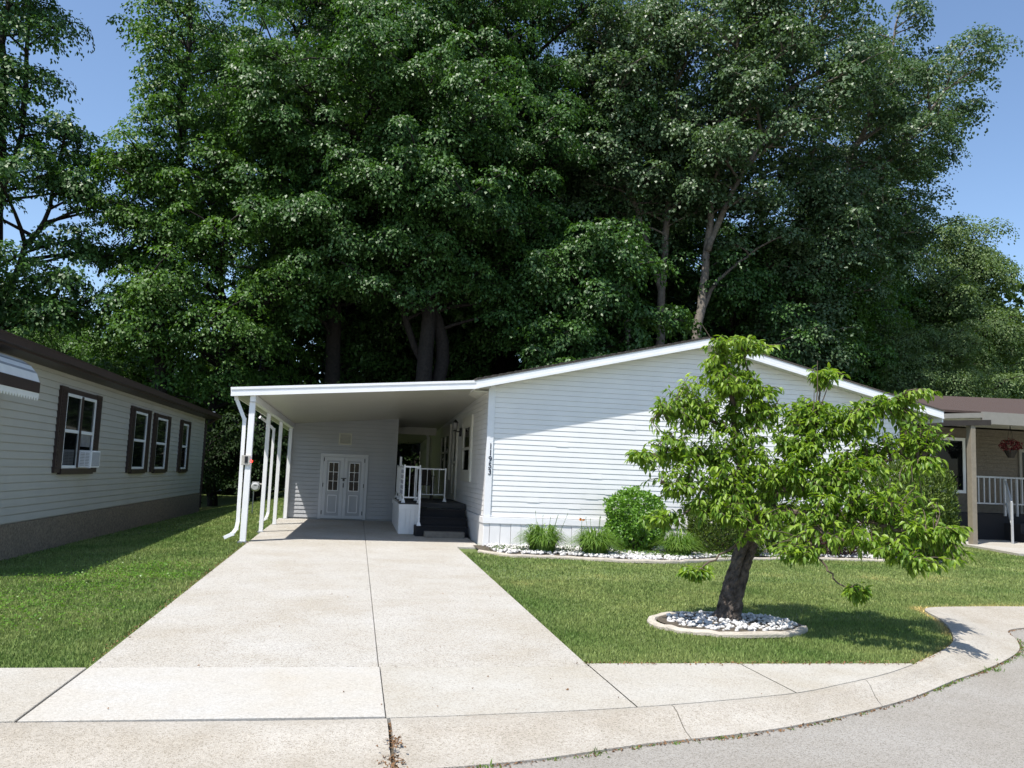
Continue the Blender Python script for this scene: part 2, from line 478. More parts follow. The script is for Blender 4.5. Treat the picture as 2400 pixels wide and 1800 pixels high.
# rolled kerb and gutter with joints
def kerb_strip(sel, name):
    prof = [(0.0, 0.0, -0.12), (0.0, 0.0, 0.0), (0.14, 0.004, None), (0.30, -0.004, None), (0.45, -0.028, None), (0.60, -0.052, None), (0.75, -0.064, None), (1.0, -0.070, None), (1.0, -0.2, -0.2)]
    rows = []
    for i in sel:
        b, f = KBs[i], KFs[i]
        z0 = gz(*b) if b[1] > 6.9 else 0.0
        row = []
        for s, dz, ab in prof:
            p = b + (f - b) * s
            fade = 1 if True else 0
            z = (dz + z0 * (1 - s)) if ab is None else (ab if ab < 0 else z0)
            row.append((p[0], p[1], z))
        rows.append(row)
    k = len(prof)
    vs = [p for r in rows for p in r]
    fs = [(i * k + j, i * k + j + 1, (i + 1) * k + j + 1, (i + 1) * k + j) for i in range(len(rows) - 1) for j in range(k - 1)]
    fs += [tuple(range(k)), tuple((len(rows) - 1) * k + j for j in range(k - 1, -1, -1))]
    return vs, fs
mb = MB()
cuts = [0, 12, 27, 45, 63, 82, len(KBs) - 1]
for a, b in zip(cuts[:-1], cuts[1:]):
    sel = list(range(a, b + 1))
    vs, fs = kerb_strip(sel, '')
    # pull the ends back to leave a joint
    k = 9
    vs = [Vector(p) for p in vs]
    for j in range(k):
        e0, e1 = vs[j], vs[k + j]
        vs[j] = e0 + (e1 - e0).normalized() * (0.012 if a == 12 else 0.004)
        e0, e1 = vs[-k + j], vs[-2 * k + j]
        vs[-k + j] = e0 + (e1 - e0).normalized() * (0.012 if b == 12 else 0.004)
    mb.add(vs, fs)
struct(mb.build('kerb', M['kerb']), 'pale rolled concrete kerb curving along the road edge', 'kerb')
# dirt in the open kerb joint and below the slabs
mb = MB()
mb.add([(-40, 5.5, -0.06), (1.2, 5.5, -0.06), (1.2, 7.0, -0.06), (-40, 7.0, -0.06)], [(0, 1, 2, 3)])
mb.add([(-1.9, 6.9, -0.05), (2.0, 6.9, -0.05), (2.0, 26.5, 0.20), (-1.9, 26.5, 0.20)], [(0, 1, 2, 3)])
mb.add([(0.2, 4.6, -0.0802), (0.5, 4.6, -0.0802), (0.45, 5.46, -0.06), (0.2, 5.46, -0.06)], [(0, 1, 2, 3)])
struct(mb.build('soil', M['soil']), 'brown soil showing in the joints between slabs', 'soil')

def slab(mb, x0, x1, y0, y1, zf, t=0.07, g=0.003):
    x0 += g; x1 -= g; y0 += g; y1 -= g
    e = 0.004
    c = [(x0, y0), (x1, y0), (x1, y1), (x0, y1)]
    ci = [(x0 + e, y0 + e), (x1 - e, y0 + e), (x1 - e, y1 - e), (x0 + e, y1 - e)]
    vs = [(x, y, zf(x, y) - t) for x, y in c] + [(x, y, zf(x, y) - e) for x, y in c] + [(x, y, zf(x, y)) for x, y in ci]
    fs = [(8, 9, 10, 11)]
    for i in range(4):
        j = (i + 1) % 4
        fs += [(i, j, 4 + j, 4 + i), (4 + i, 4 + j, 8 + j, 8 + i)]
    mb.add(vs, fs)
zdrive = lambda x, y: 0.013 * max(y - 6.2, 0) if y > 6.9 else 0.004
mb, mb2 = MB(), MB()
ys = [6.80, 9.9, 13.1, 16.0, 19.3, 22.08]
for a, b in zip(ys[:-1], ys[1:]):
    slab(mb, -1.86, 0.265, a, b, lambda x, y: 0.013 * (y - 6.2) if y > 6.85 else 0.006)
    slab(mb, 0.265, 1.975 if b < 16.1 else 2.44, a, b, lambda x, y: 0.013 * (y - 6.2) if y > 6.85 else 0.006)
struct(mb.build('driveway', M['drive']), 'pale aggregate concrete driveway running under the carport', 'driveway')
flat = lambda x, y: 0.006 - 0.0001 * x
mb = MB(); slab(mb, -1.86, 0.276, 5.468, 6.80, flat, g=0.004)
struct(mb.build('driveway_apron', M['new_slab']), 'smooth new white concrete slab at the foot of the driveway', 'driveway apron')
mb = MB()
slab(mb, -4.2, -1.865, 5.468, 6.80, flat, g=0.006)
for k in range(8):
    slab(mb, -4.2 - 1.6 * (k + 1), -4.2 - 1.6 * k, 5.47, 6.80, flat)
# right walk: dies into the kerb
def wedge(mb, x0, x1, y1, nseg=8):
    xs = [x0 + (x1 - x0) * i / nseg for i in range(nseg + 1)]
    f_ = [(x, float(back_of_kerb(x)) + 0.004, 0.003) for x in xs]
    b_ = [(x, max(y1, float(back_of_kerb(x)) + 0.006), 0.004) for x in xs]
    k = len(xs)
    mb.add(f_ + b_ + [(x, y, -0.07) for x, y, z in b_] + [(x, y, -0.07) for x, y, z in f_],
           [(i, i + 1, k + i + 1, k + i) for i in range(k - 1)] + [(k + i, k + i + 1, 2 * k + i + 1, 2 * k + i) for i in range(k - 1)] + [(3 * k + i, 3 * k + i + 1, i + 1, i) for i in range(k - 1)])
wedge(mb, 0.277, 1.975, 6.797)
wedge(mb, 1.985, 3.335, 6.9)
wedge(mb, 3.345, 4.98, 6.88)
struct(mb.build('sidewalk', M['walk']), 'pale concrete sidewalk meeting the rolled kerb', 'sidewalk')

def crack(pts, wd, zf, name, m, label, cat):
    mb = MB()
    rg = random.Random(len(pts) * 7 + int(wd * 1e4))
    P = []
    for (a, b) in zip(pts[:-1], pts[1:]):
        k = max(2, int(math.hypot(b[0] - a[0], b[1] - a[1]) / .06))
        P += [(a[0] + (b[0] - a[0]) * i / k + rg.gauss(0, .012), a[1] + (b[1] - a[1]) * i / k + rg.gauss(0, .012)) for i in range(k)]
    P.append(pts[-1])
    vs = []
    for i, (x_, y_) in enumerate(P):
        a, b = P[max(i - 1, 0)], P[min(i + 1, len(P) - 1)]
        d = Vector((b[0] - a[0], b[1] - a[1], 0)).normalized()
        w_ = wd * rg.uniform(.4, 1.0) * (1 if 0 < i < len(P) - 1 else .15)
        z_ = zf(x_, y_)
        vs += [(x_ - d.y * w_, y_ + d.x * w_, z_), (x_ + d.y * w_, y_ - d.x * w_, z_)]
    mb.add(vs, [(2 * i, 2 * i + 1, 2 * i + 3, 2 * i + 2) for i in range(len(P) - 1)])
    o_ = mb.build(name, m)
    o_['kind'] = 'structure'; o_['label'] = label; o_['category'] = cat
zr = lambda x_, y_: -.082
crack([(6.3, 7.0), (7.0, 6.7), (7.9, 6.9), (9.2, 6.6), (12, 6.9)], .011, zr, 'road_crack', M['soil'], 'long dark crack across the grey road beyond the kerb bend', 'crack')
crack([(7.9, 8.75), (8.6, 8.5), (9.6, 8.6), (11.5, 8.3)], .012, zr, 'road_crack', M['soil'], 'crack in the road beside the weedy kerb corner', 'crack')

# neighbour's path and drive on the right
mb = MB()
mb.hexa([(15.3, 17.2, 0.08), (30, 16.2, 0.08), (30, 22.4, 0.1), (16.2, 22.2, 0.1), (15.3, 17.2, 0.165), (30, 16.2, 0.165), (30, 22.4, 0.225), (16.2, 22.2, 0.225)])
struct(mb.build('neighbour_drive', M['walk']), 'concrete parking pad in front of the tan house', 'driveway')

# ------------------------------------------------------------------ grass blades
BEDX = [2.3, 2.65, 3.28, 3.89, 4.41, 5.0, 5.7, 6.33, 7.2, 8.43, 9.4, 10.42, 11.28, 12.0]
BEDY = [15.6, 14.75, 14.68, 14.6, 14.32, 14.2, 14.22, 14.6, 15.0, 15.3, 15.36, 15.3, 15.1, 15.6]
def in_lawn(x, y):
    ok = np.ones(len(x), bool)
    ok &= ~((x > -1.90) & (x < 2.0) & (y < 27))
    ok &= ~((x > -1.9) & (x < 2.75) & (y > 16))
    ok &= y > 6.83
    ok &= y > back_of_kerb(x) + 0.015
    ok &= ~((x < -5.25) & (y < 31))
    ok &= ~((x > 2.3) & (x < 12.0) & (y > np.interp(x, BEDX, BEDY) + .02))
    ok &= ~(((x - 4.05) / 0.86) ** 2 + ((y - 8.68) / 0.66) ** 2 < 1)
    ok &= ~((x > 15.2 + (y - 17.2) * 0.18) & (y > 17.15))
    return ok
rng = np.random.default_rng(11)
bx, by = [], []
def fill(x0, x1, y0, y1, dens):
    n = int((x1 - x0) * (y1 - y0) * dens)
    bx.append(rng.uniform(x0, x1, n)); by.append(rng.uniform(y0, y1, n))
fill(-5.3, -1.9, 6.8, 9, 5200); fill(-5.3, -1.9, 9, 13, 3200); fill(-5.3, -1.9, 13, 19, 1500); fill(-5.3, -1.9, 19, 36, 450)
fill(1.95, 7.6, 6.8, 9, 5200); fill(1.95, 9, 9, 12, 3200); fill(1.95, 12, 12, 15.3, 1400); fill(9, 16.5, 9.9, 12, 1600); fill(12, 17.5, 12, 19, 800)
x = np.concatenate(bx); y = np.concatenate(by)
k = in_lawn(x, y); x, y = x[k], y[k]
n = len(x)
z = gzv(x, y) - 0.036
sc = np.clip(y / 8.5, 0.8, 2.6)
h = rng.uniform(0.014, 0.040, n) * (0.9 + 0.1 * sc)
# taller tufts along edges
near = (np.abs(x - 2.0) < 0.07) | (np.abs(x + 1.9) < 0.06)
h = np.where(near, h * 1.15, h)
a = rng.uniform(0, 2 * np.pi, n)
wd = rng.uniform(0.004, 0.008, n) * sc
lean = rng.uniform(0.0, 0.75, n) * h
la = rng.uniform(0, 2 * np.pi, n)
V = np.empty((n, 3, 3))
V[:, 0] = np.stack([x - wd * np.cos(a), y - wd * np.sin(a), z], -1)
V[:, 1] = np.stack([x + wd * np.cos(a), y + wd * np.sin(a), z], -1)
V[:, 2] = np.stack([x + lean * np.cos(la), y + lean * np.sin(la), z + h], -1)
tint = np.repeat(rng.uniform(0, 1, n), 3)
# dry turf along the walk and kerb, and a worn strip in front of the bed
dk = np.minimum(np.abs(y - np.maximum(6.9, back_of_kerb(x))), 9)
dry = np.where(x > 1.9, 0.30 * np.exp(-dk / 0.14) * (rng.uniform(0, 1, n) > 0.35), 0)
dry = dry + np.where((x > 2.2), 0.10 * np.exp(-((y - 12.0) / 2.4) ** 2), 0)
dry = dry + np.where(x < -1.8, 0.05 * np.exp(-((y - 11.0) / 2.0) ** 2) - 0.03, 0)
dry = dry + np.where((x > 6.2) & (x < 7.4) & (y > 8.2) & (y < 10), 0.45 * np.exp(-np.abs(y - back_of_kerb(x)) / 0.2), 0)
dry = dry + np.where((y > 9.8) & (y < 10.6) & (x > 7), 0.38 * np.exp(-np.abs(y - back_of_kerb(x)) / 0.18), 0)
dry = np.repeat(dry + rng.normal(0, 0.04, n), 3)
o = npmesh('grass', V.reshape(-1, 3), np.arange(3 * n).reshape(-1, 3), M['lawn_blade'], tint, dry)
tag(o, 'short mown green grass of the two front lawns', 'grass', kind='stuff')

# broad-leaved weeds and clover in the left lawn, weeds along the kerb
def leaf_quads(C, D, N, L, W, fold=0.25):
    """kite leaves: base C, tip direction D, face normal N"""
    Dn = D / np.linalg.norm(D, axis=1, keepdims=True)
    B = np.cross(N, Dn); B /= np.maximum(np.linalg.norm(B, axis=1, keepdims=True), 1e-6)
    Nn = np.cross(Dn, B)
    L = L[:, None]; W = W[:, None]
    V = np.empty((len(C), 4, 3))
    V[:, 0] = C
    V[:, 1] = C + Dn * L * 0.45 + B * W * 0.5 + Nn * W * fold
    V[:, 2] = C + Dn * L - Nn * L * 0.12
    V[:, 3] = C + Dn * L * 0.45 - B * W * 0.5 + Nn * W * fold
    return V
def rand_dirs(n, rng):
    v = rng.normal(size=(n, 3)); return v / np.linalg.norm(v, axis=1, keepdims=True)
n = 3200
px = np.concatenate([rng.normal(c[0], c[2], n // 8) for c in [(-4.3, 9.2, .5), (-3.4, 9.6, .6), (-2.9, 10.6, .5), (-3.9, 8.2, .5), (-2.4, 11.6, .35), (-3.2, 8.6, .6), (-2.6, 12.5, .4), (-3.3, 11.6, .5)]])
py = np.concatenate([rng.normal(c[1], c[2] * 0.6, n // 8) for c in [(-4.3, 9.2, .5), (-3.4, 9.6, .6), (-2.9, 10.6, .5), (-3.9, 8.2, .5), (-2.4, 11.6, .35), (-3.2, 8.6, .6), (-2.6, 12.5, .4), (-3.3, 11.6, .5)]])
k = in_lawn(px, py); px, py = px[k], py[k]; n = len(px)
C = np.stack([px, py, gzv(px, py) + rng.uniform(0.005, 0.03, n)], -1)
D = rand_dirs(n, rng); D[:, 2] = np.abs(D[:, 2]) * 0.4
N = np.tile([0, 0, 1.], (n, 1)) + rng.normal(0, .3, (n, 3))
V = leaf_quads(C, D, N, rng.uniform(.018, .04, n), rng.uniform(.014, .028, n))
o = npmesh('clover', V.reshape(-1, 3), np.arange(4 * n).reshape(-1, 4), LEAF_SHRUB, np.repeat(rng.uniform(0, .7, n), 4))
tag(o, 'patches of bright clover in the left lawn', 'clover', kind='stuff')

def tufts(name, spots, m, per, L, label, cat):
    Vs, T = [], []
    for (cx, cy, cz, s) in spots:
        n = max(6, int(per * s))
        C = np.stack([rng.normal(cx, .05 * s, n), rng.normal(cy, .035 * s, n), np.full(n, cz)], -1)
        D = rand_dirs(n, rng); D[:, 2] = np.abs(D[:, 2]) * 1.2 + .3
        N = rand_dirs(n, rng)
        Vs.append(leaf_quads(C, D, N, rng.uniform(.4, 1, n) * L * s, rng.uniform(.006, .012, n)))
        T.append(np.repeat(rng.uniform(0, 1, n), 4))
    V = np.concatenate(Vs).reshape(-1, 3)
    o = npmesh(name, V, np.arange(len(V)).reshape(-1, 4), m, np.concatenate(T))
    return tag(o, label, cat, kind='stuff')
sp = []
for i in range(170):
    j = int(rng.integers(14, len(KFs) - 30)); p = KFs[j] + (KFs[j + 1] - KFs[j]) * rng.uniform()
    if rng.uniform() < 0.35 + 0.5 * (p[0] > 4.5):
        sp.append((p[0] + rng.normal(0, .02), p[1] - abs(rng.normal(0, .02)), -0.085, rng.uniform(.25, .6) * (1.5 if rng.uniform() < .05 else .8)))
sp += [(6.75, 7.55, -.085, 1.0), (7.35, 8.0, -.085, .9), (7.45, 8.25, -.085, 1.2), (7.2, 8.5, -.085, .9), (5.9, 6.95, -.085, .9)]
tufts('weeds', sp, LEAF_LILY, 22, .07, 'small green weeds growing along the front of the kerb', 'weeds')
# dry litter
n = 620
j = rng.integers(12, len(KFs) - 20, n)
P = KFs[j] + (KFs[j + 1] - KFs[j]) * rng.uniform(0, 1, (n, 1)); P[:, 1] -= np.abs(rng.normal(0, .018, n)); P[:, 0] += rng.normal(0, .01, n)
Z = np.full(n, -.080)
nb = 200   # dirt heap in the open joint
P2 = np.stack([rng.normal(.34, .022, nb), rng.uniform(4.66, 5.4, nb)], -1); P2[:, 0] = .31 + (P2[:, 0] - .34) * (1 + 2.0 * (5.0 - P2[:, 1]).clip(0, 1) * 2)
Z2 = np.where(P2[:, 1] < 4.95, -.066, -.03) + rng.uniform(0, .012, nb)
nl = 330   # leaves by the lawn edge
xs = rng.uniform(1.9, 6.4, nl); P3 = np.stack([xs, np.maximum(6.88, back_of_kerb(xs)) + rng.normal(-.005, .03, nl)], -1); Z3 = np.full(nl, .012)
ne = 260
ye = rng.uniform(6.9, 16, ne); P4 = np.stack([-1.875 + rng.normal(0, .018, ne), ye], -1); Z4 = gzv(P4[:, 0], ye) + .006
nf = 60
P5 = np.stack([rng.uniform(-4, 3.2, nf), rng.uniform(5.5, 11, nf)], -1)
k5 = (P5[:, 0] > -1.8) & (P5[:, 0] < 1.9) | (P5[:, 1] < 6.7); P5 = P5[k5]; Z5 = np.clip(.013 * (P5[:, 1] - 6.2), 0, 9) + .012
P = np.concatenate([P, P2, P3, P4, P5]); Z = np.concatenate([Z, Z2, Z3, Z4, Z5]); n = len(P)
C = np.concatenate([P, Z[:, None]], 1)
D = rand_dirs(n, rng); D[:, 2] *= .25
N = np.tile([0, 0, 1.], (n, 1)) + rng.normal(0, .4, (n, 3))
V = leaf_quads(C, D, N, rng.uniform(.012, .034, n), rng.uniform(.008, .018, n), .4)
o = npmesh('litter', V.reshape(-1, 3), np.arange(4 * n).reshape(-1, 4), M['litter'])
tag(o, 'dry brown leaf litter along kerb and lawn edges', 'litter', kind='stuff')

# ------------------------------------------------------------------ stones
ICO_V, ICO_F = None, None
bm = bmesh.new(); bmesh.ops.create_icosphere(bm, subdivisions=1, radius=1)
ICO_V = np.array([v.co[:] for v in bm.verts]); ICO_F = np.array([[v.index for v in f.verts] for f in bm.faces]); bm.free()
def stones(name, P, size, label):
    n = len(P)
    V = ICO_V[None] * (1 + rng.uniform(-.28, .28, (n, len(ICO_V), 1)))
    V = V * size[:, None, None] * rng.uniform(.65, 1.25, (n, 1, 3))
    a = rng.uniform(0, 6.28, n); c, s = np.cos(a)[:, None], np.sin(a)[:, None]
    X = V[..., 0] * c - V[..., 1] * s; Y = V[..., 0] * s + V[..., 1] * c
    V = np.stack([X, Y, V[..., 2] * .75], -1) + P[:, None]
    Fa = (ICO_F[None] + (np.arange(n) * len(ICO_V))[:, None, None]).reshape(-1, 3)
    o = npmesh(name, V.reshape(-1, 3), Fa, M['white_stone'])
    return tag(o, label, 'stones', kind='stuff')
r = np.sqrt(rng.uniform(0, 1, 470)); a = rng.uniform(0, 6.28, 470)
P = np.stack([4.08 + .72 * r * np.cos(a), 8.66 + .53 * r * np.sin(a), np.full(470, .043)], -1)
P[:, 2] += rng.uniform(-.015, .025, 470)
stones('white_stones', P, rng.uniform(.014, .040, 470), 'white landscaping stones round the leaning cherry trunk')
n = 5200
P = np.stack([rng.uniform(2.55, 11.8, n), rng.uniform(14.35, 16.2, n), np.zeros(n)], -1)
P = P[P[:, 1] > np.interp(P[:, 0], BEDX, BEDY) + .14]
P[:, 2] = gzv(P[:, 0], P[:, 1]) + .03 + rng.uniform(-.01, .02, len(P))
stones('white_gravel', P, rng.uniform(.02, .042, len(P)), 'white gravel spread over the flower bed at the house wall')
# bed soil and edging
def edging(name, pts, wd, hgt, label, closed=False, m=None, gap=None):
    mb = MB()
    pts = [Vector(p) for p in pts]
    n = len(pts)
    prof = [(-.5, -.08), (-.5, .55), (-.36, .92), (0, 1.0), (.36, .9), (.5, .5), (.5, -.08)]
    rings = []
    for i, p in enumerate(pts):
        a = pts[(i - 1) % n] if closed or i > 0 else p
        b = pts[(i + 1) % n] if closed or i < n - 1 else p
        d = (b - a).normalized(); s = Vector((-d.y, d.x, 0))
        jz = random.uniform(-.010, .008)
        rings.append([(p + s * (u * wd)) + Vector((0, 0, v * hgt + jz)) for u, v in prof])
    k = len(prof)
    vs = [q for r_ in rings for q in r_]
    m_ = n if closed else n - 1
    fs = [(i * k + j, ((i + 1) % n) * k + j, ((i + 1) % n) * k + j + 1, i * k + j + 1) for i in range(m_) for j in range(k - 1)]
    if not closed:
        fs += [tuple(range(k)), tuple((n - 1) * k + j for j in range(k - 1, -1, -1))]
    mb.add(vs, fs)
    return mb.build(name, m or M['edging'], smooth=False)
xs = np.linspace(2.32, 12.0, 60)
bt = [(x_, float(np.interp(x_, BEDX, BEDY)), gz(x_, 15) - .03) for x_ in xs]
bt = [(a_[0], (bt[max(i-1,0)][1] + a_[1] + bt[min(i+1,59)][1]) / 3, a_[2]) for i, a_ in enumerate(bt)]
o = edging('bed_edging', bt, .08, .060, '')
tag(o, 'low concrete edging along the flower bed by the white wall', 'edging')
mb = MB()
mb.add([(p[0], p[1], gz(p[0], p[1]) + .012) for p in bt] + [(p[0], 16.3, gz(p[0], 16.3) + .012) for p in bt], [(i, i + 1, 60 + i + 1, 60 + i) for i in range(59)])
struct(mb.build('bed_soil', M['soil']), 'soil of the flower bed under the gravel', 'soil')
ring = []
for i in range(44):
    a = 2 * math.pi * i / 44
    # open towards the right rear
    if R_(-14) < (a if a < math.pi else a - 2 * math.pi) < R_(14):
        continue
    ring.append((4.05 + .83 * math.cos(a), 8.66 + .62 * math.sin(a), gz(4, 8.7) - .03))
o = edging('tree_ring', ring, .095, .052, '')
tag(o, 'curved concrete edging ring around the cherry tree', 'edging')
mb = MB()
mb.add([(4.08 + .80 * math.cos(2 * math.pi * i / 32), 8.66 + .6 * math.sin(2 * math.pi * i / 32), gz(4, 8.7) + .012) for i in range(32)], [tuple(range(32))])
struct(mb.build('ring_soil', M['soil']), 'soil round the foot of the cherry tree', 'soil')

# ------------------------------------------------------------------ siding
def siding(mb, O, U, N, lo, hi, z0, z1, e=0.102, lip=0.0075, slot=0.007):
    """courses of lapped boards. lo(z), hi(z): extents along U"""
    O, U, N = Vector(O), Vector(U), Vector(N)
    Z = Vector((0, 0, 1))
    z = z0
    while z < z1 - 1e-4:
        zb = min(z + e, z1)
        a0, a1 = lo(z), hi(z)
        b0, b1 = lo(zb), hi(zb)
        if a1 - a0 < 0.02:
            break
        if b1 < b0:
            b0 = b1 = (b0 + b1) / 2
        P = lambda s, zz, off: O + U * s + Z * (zz - O.z) + N * off
        zs = min(z + slot, zb)
        vs = [P(a0, zs, lip), P(a1, zs, lip), P(b1, zb, 0.001), P(b0, zb, 0.001), P(a0, zs, -0.012), P(a1, zs, -0.012), P(a0, z, -0.012), P(a1, z, -0.012), P(a0, z, 0.001), P(a1, z, 0.001)]
        mb.add(vs, [(0, 1, 2, 3), (4, 5, 1, 0), (6, 7, 5, 4), (8, 9, 7, 6)])
        z = zb
    return mb

# ------------------------------------------------------------------ the white house
HX0, HX1, HY0, HY1 = 2.52, 11.55, 16.24, 34.0
APX, APZ = 7.0, 4.34            # underside of the roof at the ridge
rl = lambda x_: APZ - (APX - x_) * 0.240 if x_ < APX else APZ - (x_ - APX) * 0.228
house = thing('white_house', 'white vinyl sided single storey house with dark shingled low gable roof', 'house', (HX0, HY0, .13))
mb = MB()
lo_ = lambda z: HX0 + .11 if z <= 3.27 else APX - (APZ - z) / .240
hi_ = lambda z: HX1 if z <= rl(HX1) else APX + (APZ - z) / .228
siding(mb, (0, HY0, 0), (1, 0, 0), (0, -1, 0), lo_, hi_, .70, APZ)
mb.add([(HX0, HY0 + .016, 0), (HX1, HY0 + .016, 0), (HX1, HY0 + .016, rl(HX1)), (APX, HY0 + .016, APZ), (HX0, HY0 + .016, rl(HX0))], [(0, 1, 2, 3, 4)])
mb.box(HX0 + .016, HX1, HY0 + .02, HY1, 0.05, 3.2)
mb.build('wall', M['white_siding'], house)
# butt joints of the boards
for sx, sz, in ((4.62, 1.516), (4.55, 1.1), (4.2, .90), (3.35, .998), (4.95, 1.20), (3.9, 2.13), (5.9, 3.35), (5.3, 2.54)):
    k = round((sz - .70) / .102); zz = .70 + k * .102
    mb = MB(); mb.add([(sx, HY0 - .0105, zz + .001), (sx + .25, HY0 - .0105, zz + .001), (sx + .25, HY0 - .003, zz + .1), (sx, HY0 - .003, zz + .1),
            (sx, HY0 - .012, zz + .001), (sx + .25, HY0 - .012, zz + .001), (sx + .25, HY0 - .001, zz + .1), (sx, HY0 - .001, zz + .1)],
           [(0, 1, 2, 3), (0, 3, 7, 4), (1, 5, 6, 2), (0, 4, 5, 1)])
    mb.build('siding_joint', M['white_siding'], house)

mb = MB()
siding(mb, (HX0, 0, 0), (0, 1, 0), (-1, 0, 0), lambda z: HY0 + .02, lambda z: HY1, .70, 3.25)
mb.build('side_wall', M['white_siding'], house)
mb = MB()
mb.box(HX0 - .022, HX0 + .11, HY0 - .026, HY0 + .10, .70, 3.28)
mb.build('corner_trim', M['white_trim'], house, bevel=.004)
mb = MB()
mb.box(HX0 - .035, HX1 + .03, HY0 - .05, HY0 - .002, .575, .695)
mb.box(HX0 - .036, HX0 - .002, HY0 - .002, HY1, .572, .692)
mb.build('skirt_board', M['white_metal'], house, bevel=.004)
mb = MB()
xx = HX0 - .02
i = 0
wds = [.12, .21, .21, .205]
while xx < HX1:
    wv = wds[min(i, 3)]
    mb.box(xx + .007, min(xx + wv, HX1) - .002, HY0 - .03 - .003 * (i % 2), HY0 - .004, .0, .572)
    xx += wv; i += 1
yy = HY0 - .02
while yy < HY1:
    mb.box(HX0 - .022, HX0 - .004, yy + .007, yy + .20, .0, .570)
    yy += .205
mb.build('skirting', M['skirt'], house)
# roof
for sgn in (0, 1):
    mb = MB()
    xe = 2.16 if sgn == 0 else 12.42
    z0r, z1r = rl(xe), APZ
    t = .14
    mb.hexa([(xe, HY0 - .325, z0r + t), (APX, HY0 - .325, z1r + t), (APX, HY1 + .3, z1r + t), (xe, HY1 + .3, z0r + t),
             (xe, HY0 - .325, z0r + t + .035), (APX, HY0 - .325, z1r + t + .035), (APX, HY1 + .3, z1r + t + .035), (xe, HY1 + .3, z0r + t + .035)])
    mb.build('roof_slope', M['grey_roof'], house)
# shingle tabs along the rake edge
mb = MB()
for k in range(32):
    xa = 2.2 + k * .15
    if xa > 6.9: break
    za = rl(xa) + .178
    mb.hexa([(xa, HY0 - .33, za - .004), (xa + .14, HY0 - .33, za + .0316), (xa + .14, HY0 + .4, za + .0316), (xa, HY0 + .4, za - .004),
             (xa, HY0 - .33, za + .010), (xa + .14, HY0 - .33, za + .034), (xa + .14, HY0 + .4, za + .034), (xa, HY0 + .4, za + .010)])
mb.build('shingles', M['grey_roof'], house)
mb = MB()
for xe in (2.2, 12.40):
    z0r, z1r = rl(xe), APZ
    y0, y1 = HY0 - .315, HY0 - .290
    mb.hexa([(xe, y0, z0r - .015), (APX, y0, z1r - .015), (APX, y1, z1r - .015), (xe, y1, z0r - .015), (xe, y0, z0r + .142), (APX, y0, z1r + .142), (APX, y1, z1r + .142), (xe, y1, z0r + .142)])
    mb.hexa([(xe, y0 - .008, z0r - .02), (APX, y0 - .008, z1r - .02), (APX, y0 - .001, z1r - .02), (xe, y0 - .001, z0r - .02), (xe, y0 - .008, z0r + .03), (APX, y0 - .008, z1r + .03), (APX, y0 - .001, z1r + .03), (xe, y0 - .001, z0r + .03)])
    mb.build('rake_board', M['white_trim'], house); mb = MB()
mb = MB()
for xe in (2.2, 12.40):
    z0r, z1r = rl(xe), APZ
    k = 0
    y = HY0 - .288
    while y < HY0 + .0:
        yb = min(y + .095, HY0 + .02)
        mb.hexa([(xe, y + .006, z0r), (APX, y + .006, z1r), (APX, yb, z1r), (xe, yb, z0r), (xe, y + .006, z0r + .02), (APX, y + .006, z1r + .02), (APX, yb, z1r + .02), (xe, yb, z0r + .02)])
        y += .1
    # eave soffit along the side
mb.box(2.2, HX0, HY0 + .03, HY1, 3.145, 3.17)
mb.box(11.56, 12.38, HY0 + .03, HY1, 3.07, 3.09)
mb.build('soffit', M['cream_trim'], house)
mb = MB()
mb.box(12.38, 12.41, HY0 - .28, HY1, 3.02, 3.18)
mb.build('fascia', M['white_trim'], house)
mb = MB()
mb.box(2.17, 2.198, HY0 - .28, HY1, 3.16, 3.30)
mb.build('fascia', M['white_trim'], house)
# windows and door in the side wall (facing left)
def side_window(y0, y1, z0, z1, panes, house, X=HX0, sgn=-1, fm='cream_trim', rail=True, fw=.10, gm='glass', name='window'):
    o_ = .045 * sgn
    mb = MB()
    a, b = sorted((X, X + o_))
    mb.box(a, b, y0, y0 + fw, z0, z1); mb.box(a, b, y1 - fw, y1, z0, z1)
    mb.box(a, b, y0 + fw, y1 - fw, z1 - fw, z1); mb.box(a, b, y0 + fw, y1 - fw, z0, z0 + fw)
    w_ = (y1 - y0 - 2 * fw)
    for i in range(1, panes):
        yc = y0 + fw + w_ * i / panes
        mb.box(a, b - (.004 if sgn > 0 else -0), yc - .04, yc + .04, z0 + fw, z1 - fw)
    if rail:
        zc = (z0 + z1) / 2
        for i in range(panes):
            ya = y0 + fw + w_ * i / panes + (.04 if i else 0); yb = y0 + fw + w_ * (i + 1) / panes - (.04 if i < panes - 1 else 0)
            mb.box(a + (.004 if sgn < 0 else 0), b - (.004 if sgn > 0 else 0), ya, yb, zc - .03, zc + .03)
    fr = mb.build(name, M[fm], house, bevel=.004)
    mb = MB()
    a, b = sorted((X + .003 * sgn, X + .022 * sgn))
    mb.box(a, b, y0 + fw, y1 - fw, z0 + fw, z1 - fw)
    mb.build('pane', M[gm], fr)
    return fr
side_window(18.42, 20.05, 1.34, 2.84, 1, house, fw=.26)
side_window(22.75, 25.4, 1.32, 2.84, 2, house, fw=.30)
side_window(28.6, 29.4, 1.32, 2.84, 1, house, fw=.14)
d_ = side_window(21.15, 22.05, .84, 2.74, 1, house, fw=.16, name='door')
mb = MB(); mb.box(HX0 - .03, HX0 - .024, 21.32, 21.88, 1.0, 1.7); mb.build('lower_panel', M['cream_trim'], d_)
mb = MB()
mb.box(HX0 - .06, HX0 - .015, 20.4, 20.52, 2.42, 2.62)
mb.tube([(HX0 - .05, 20.46, 2.55), (HX0 - .12, 20.46, 2.53), (HX0 - .17, 20.46, 2.60)], .016, 8)
l_ = mb.build('wall_lamp', M['black_metal'], house)
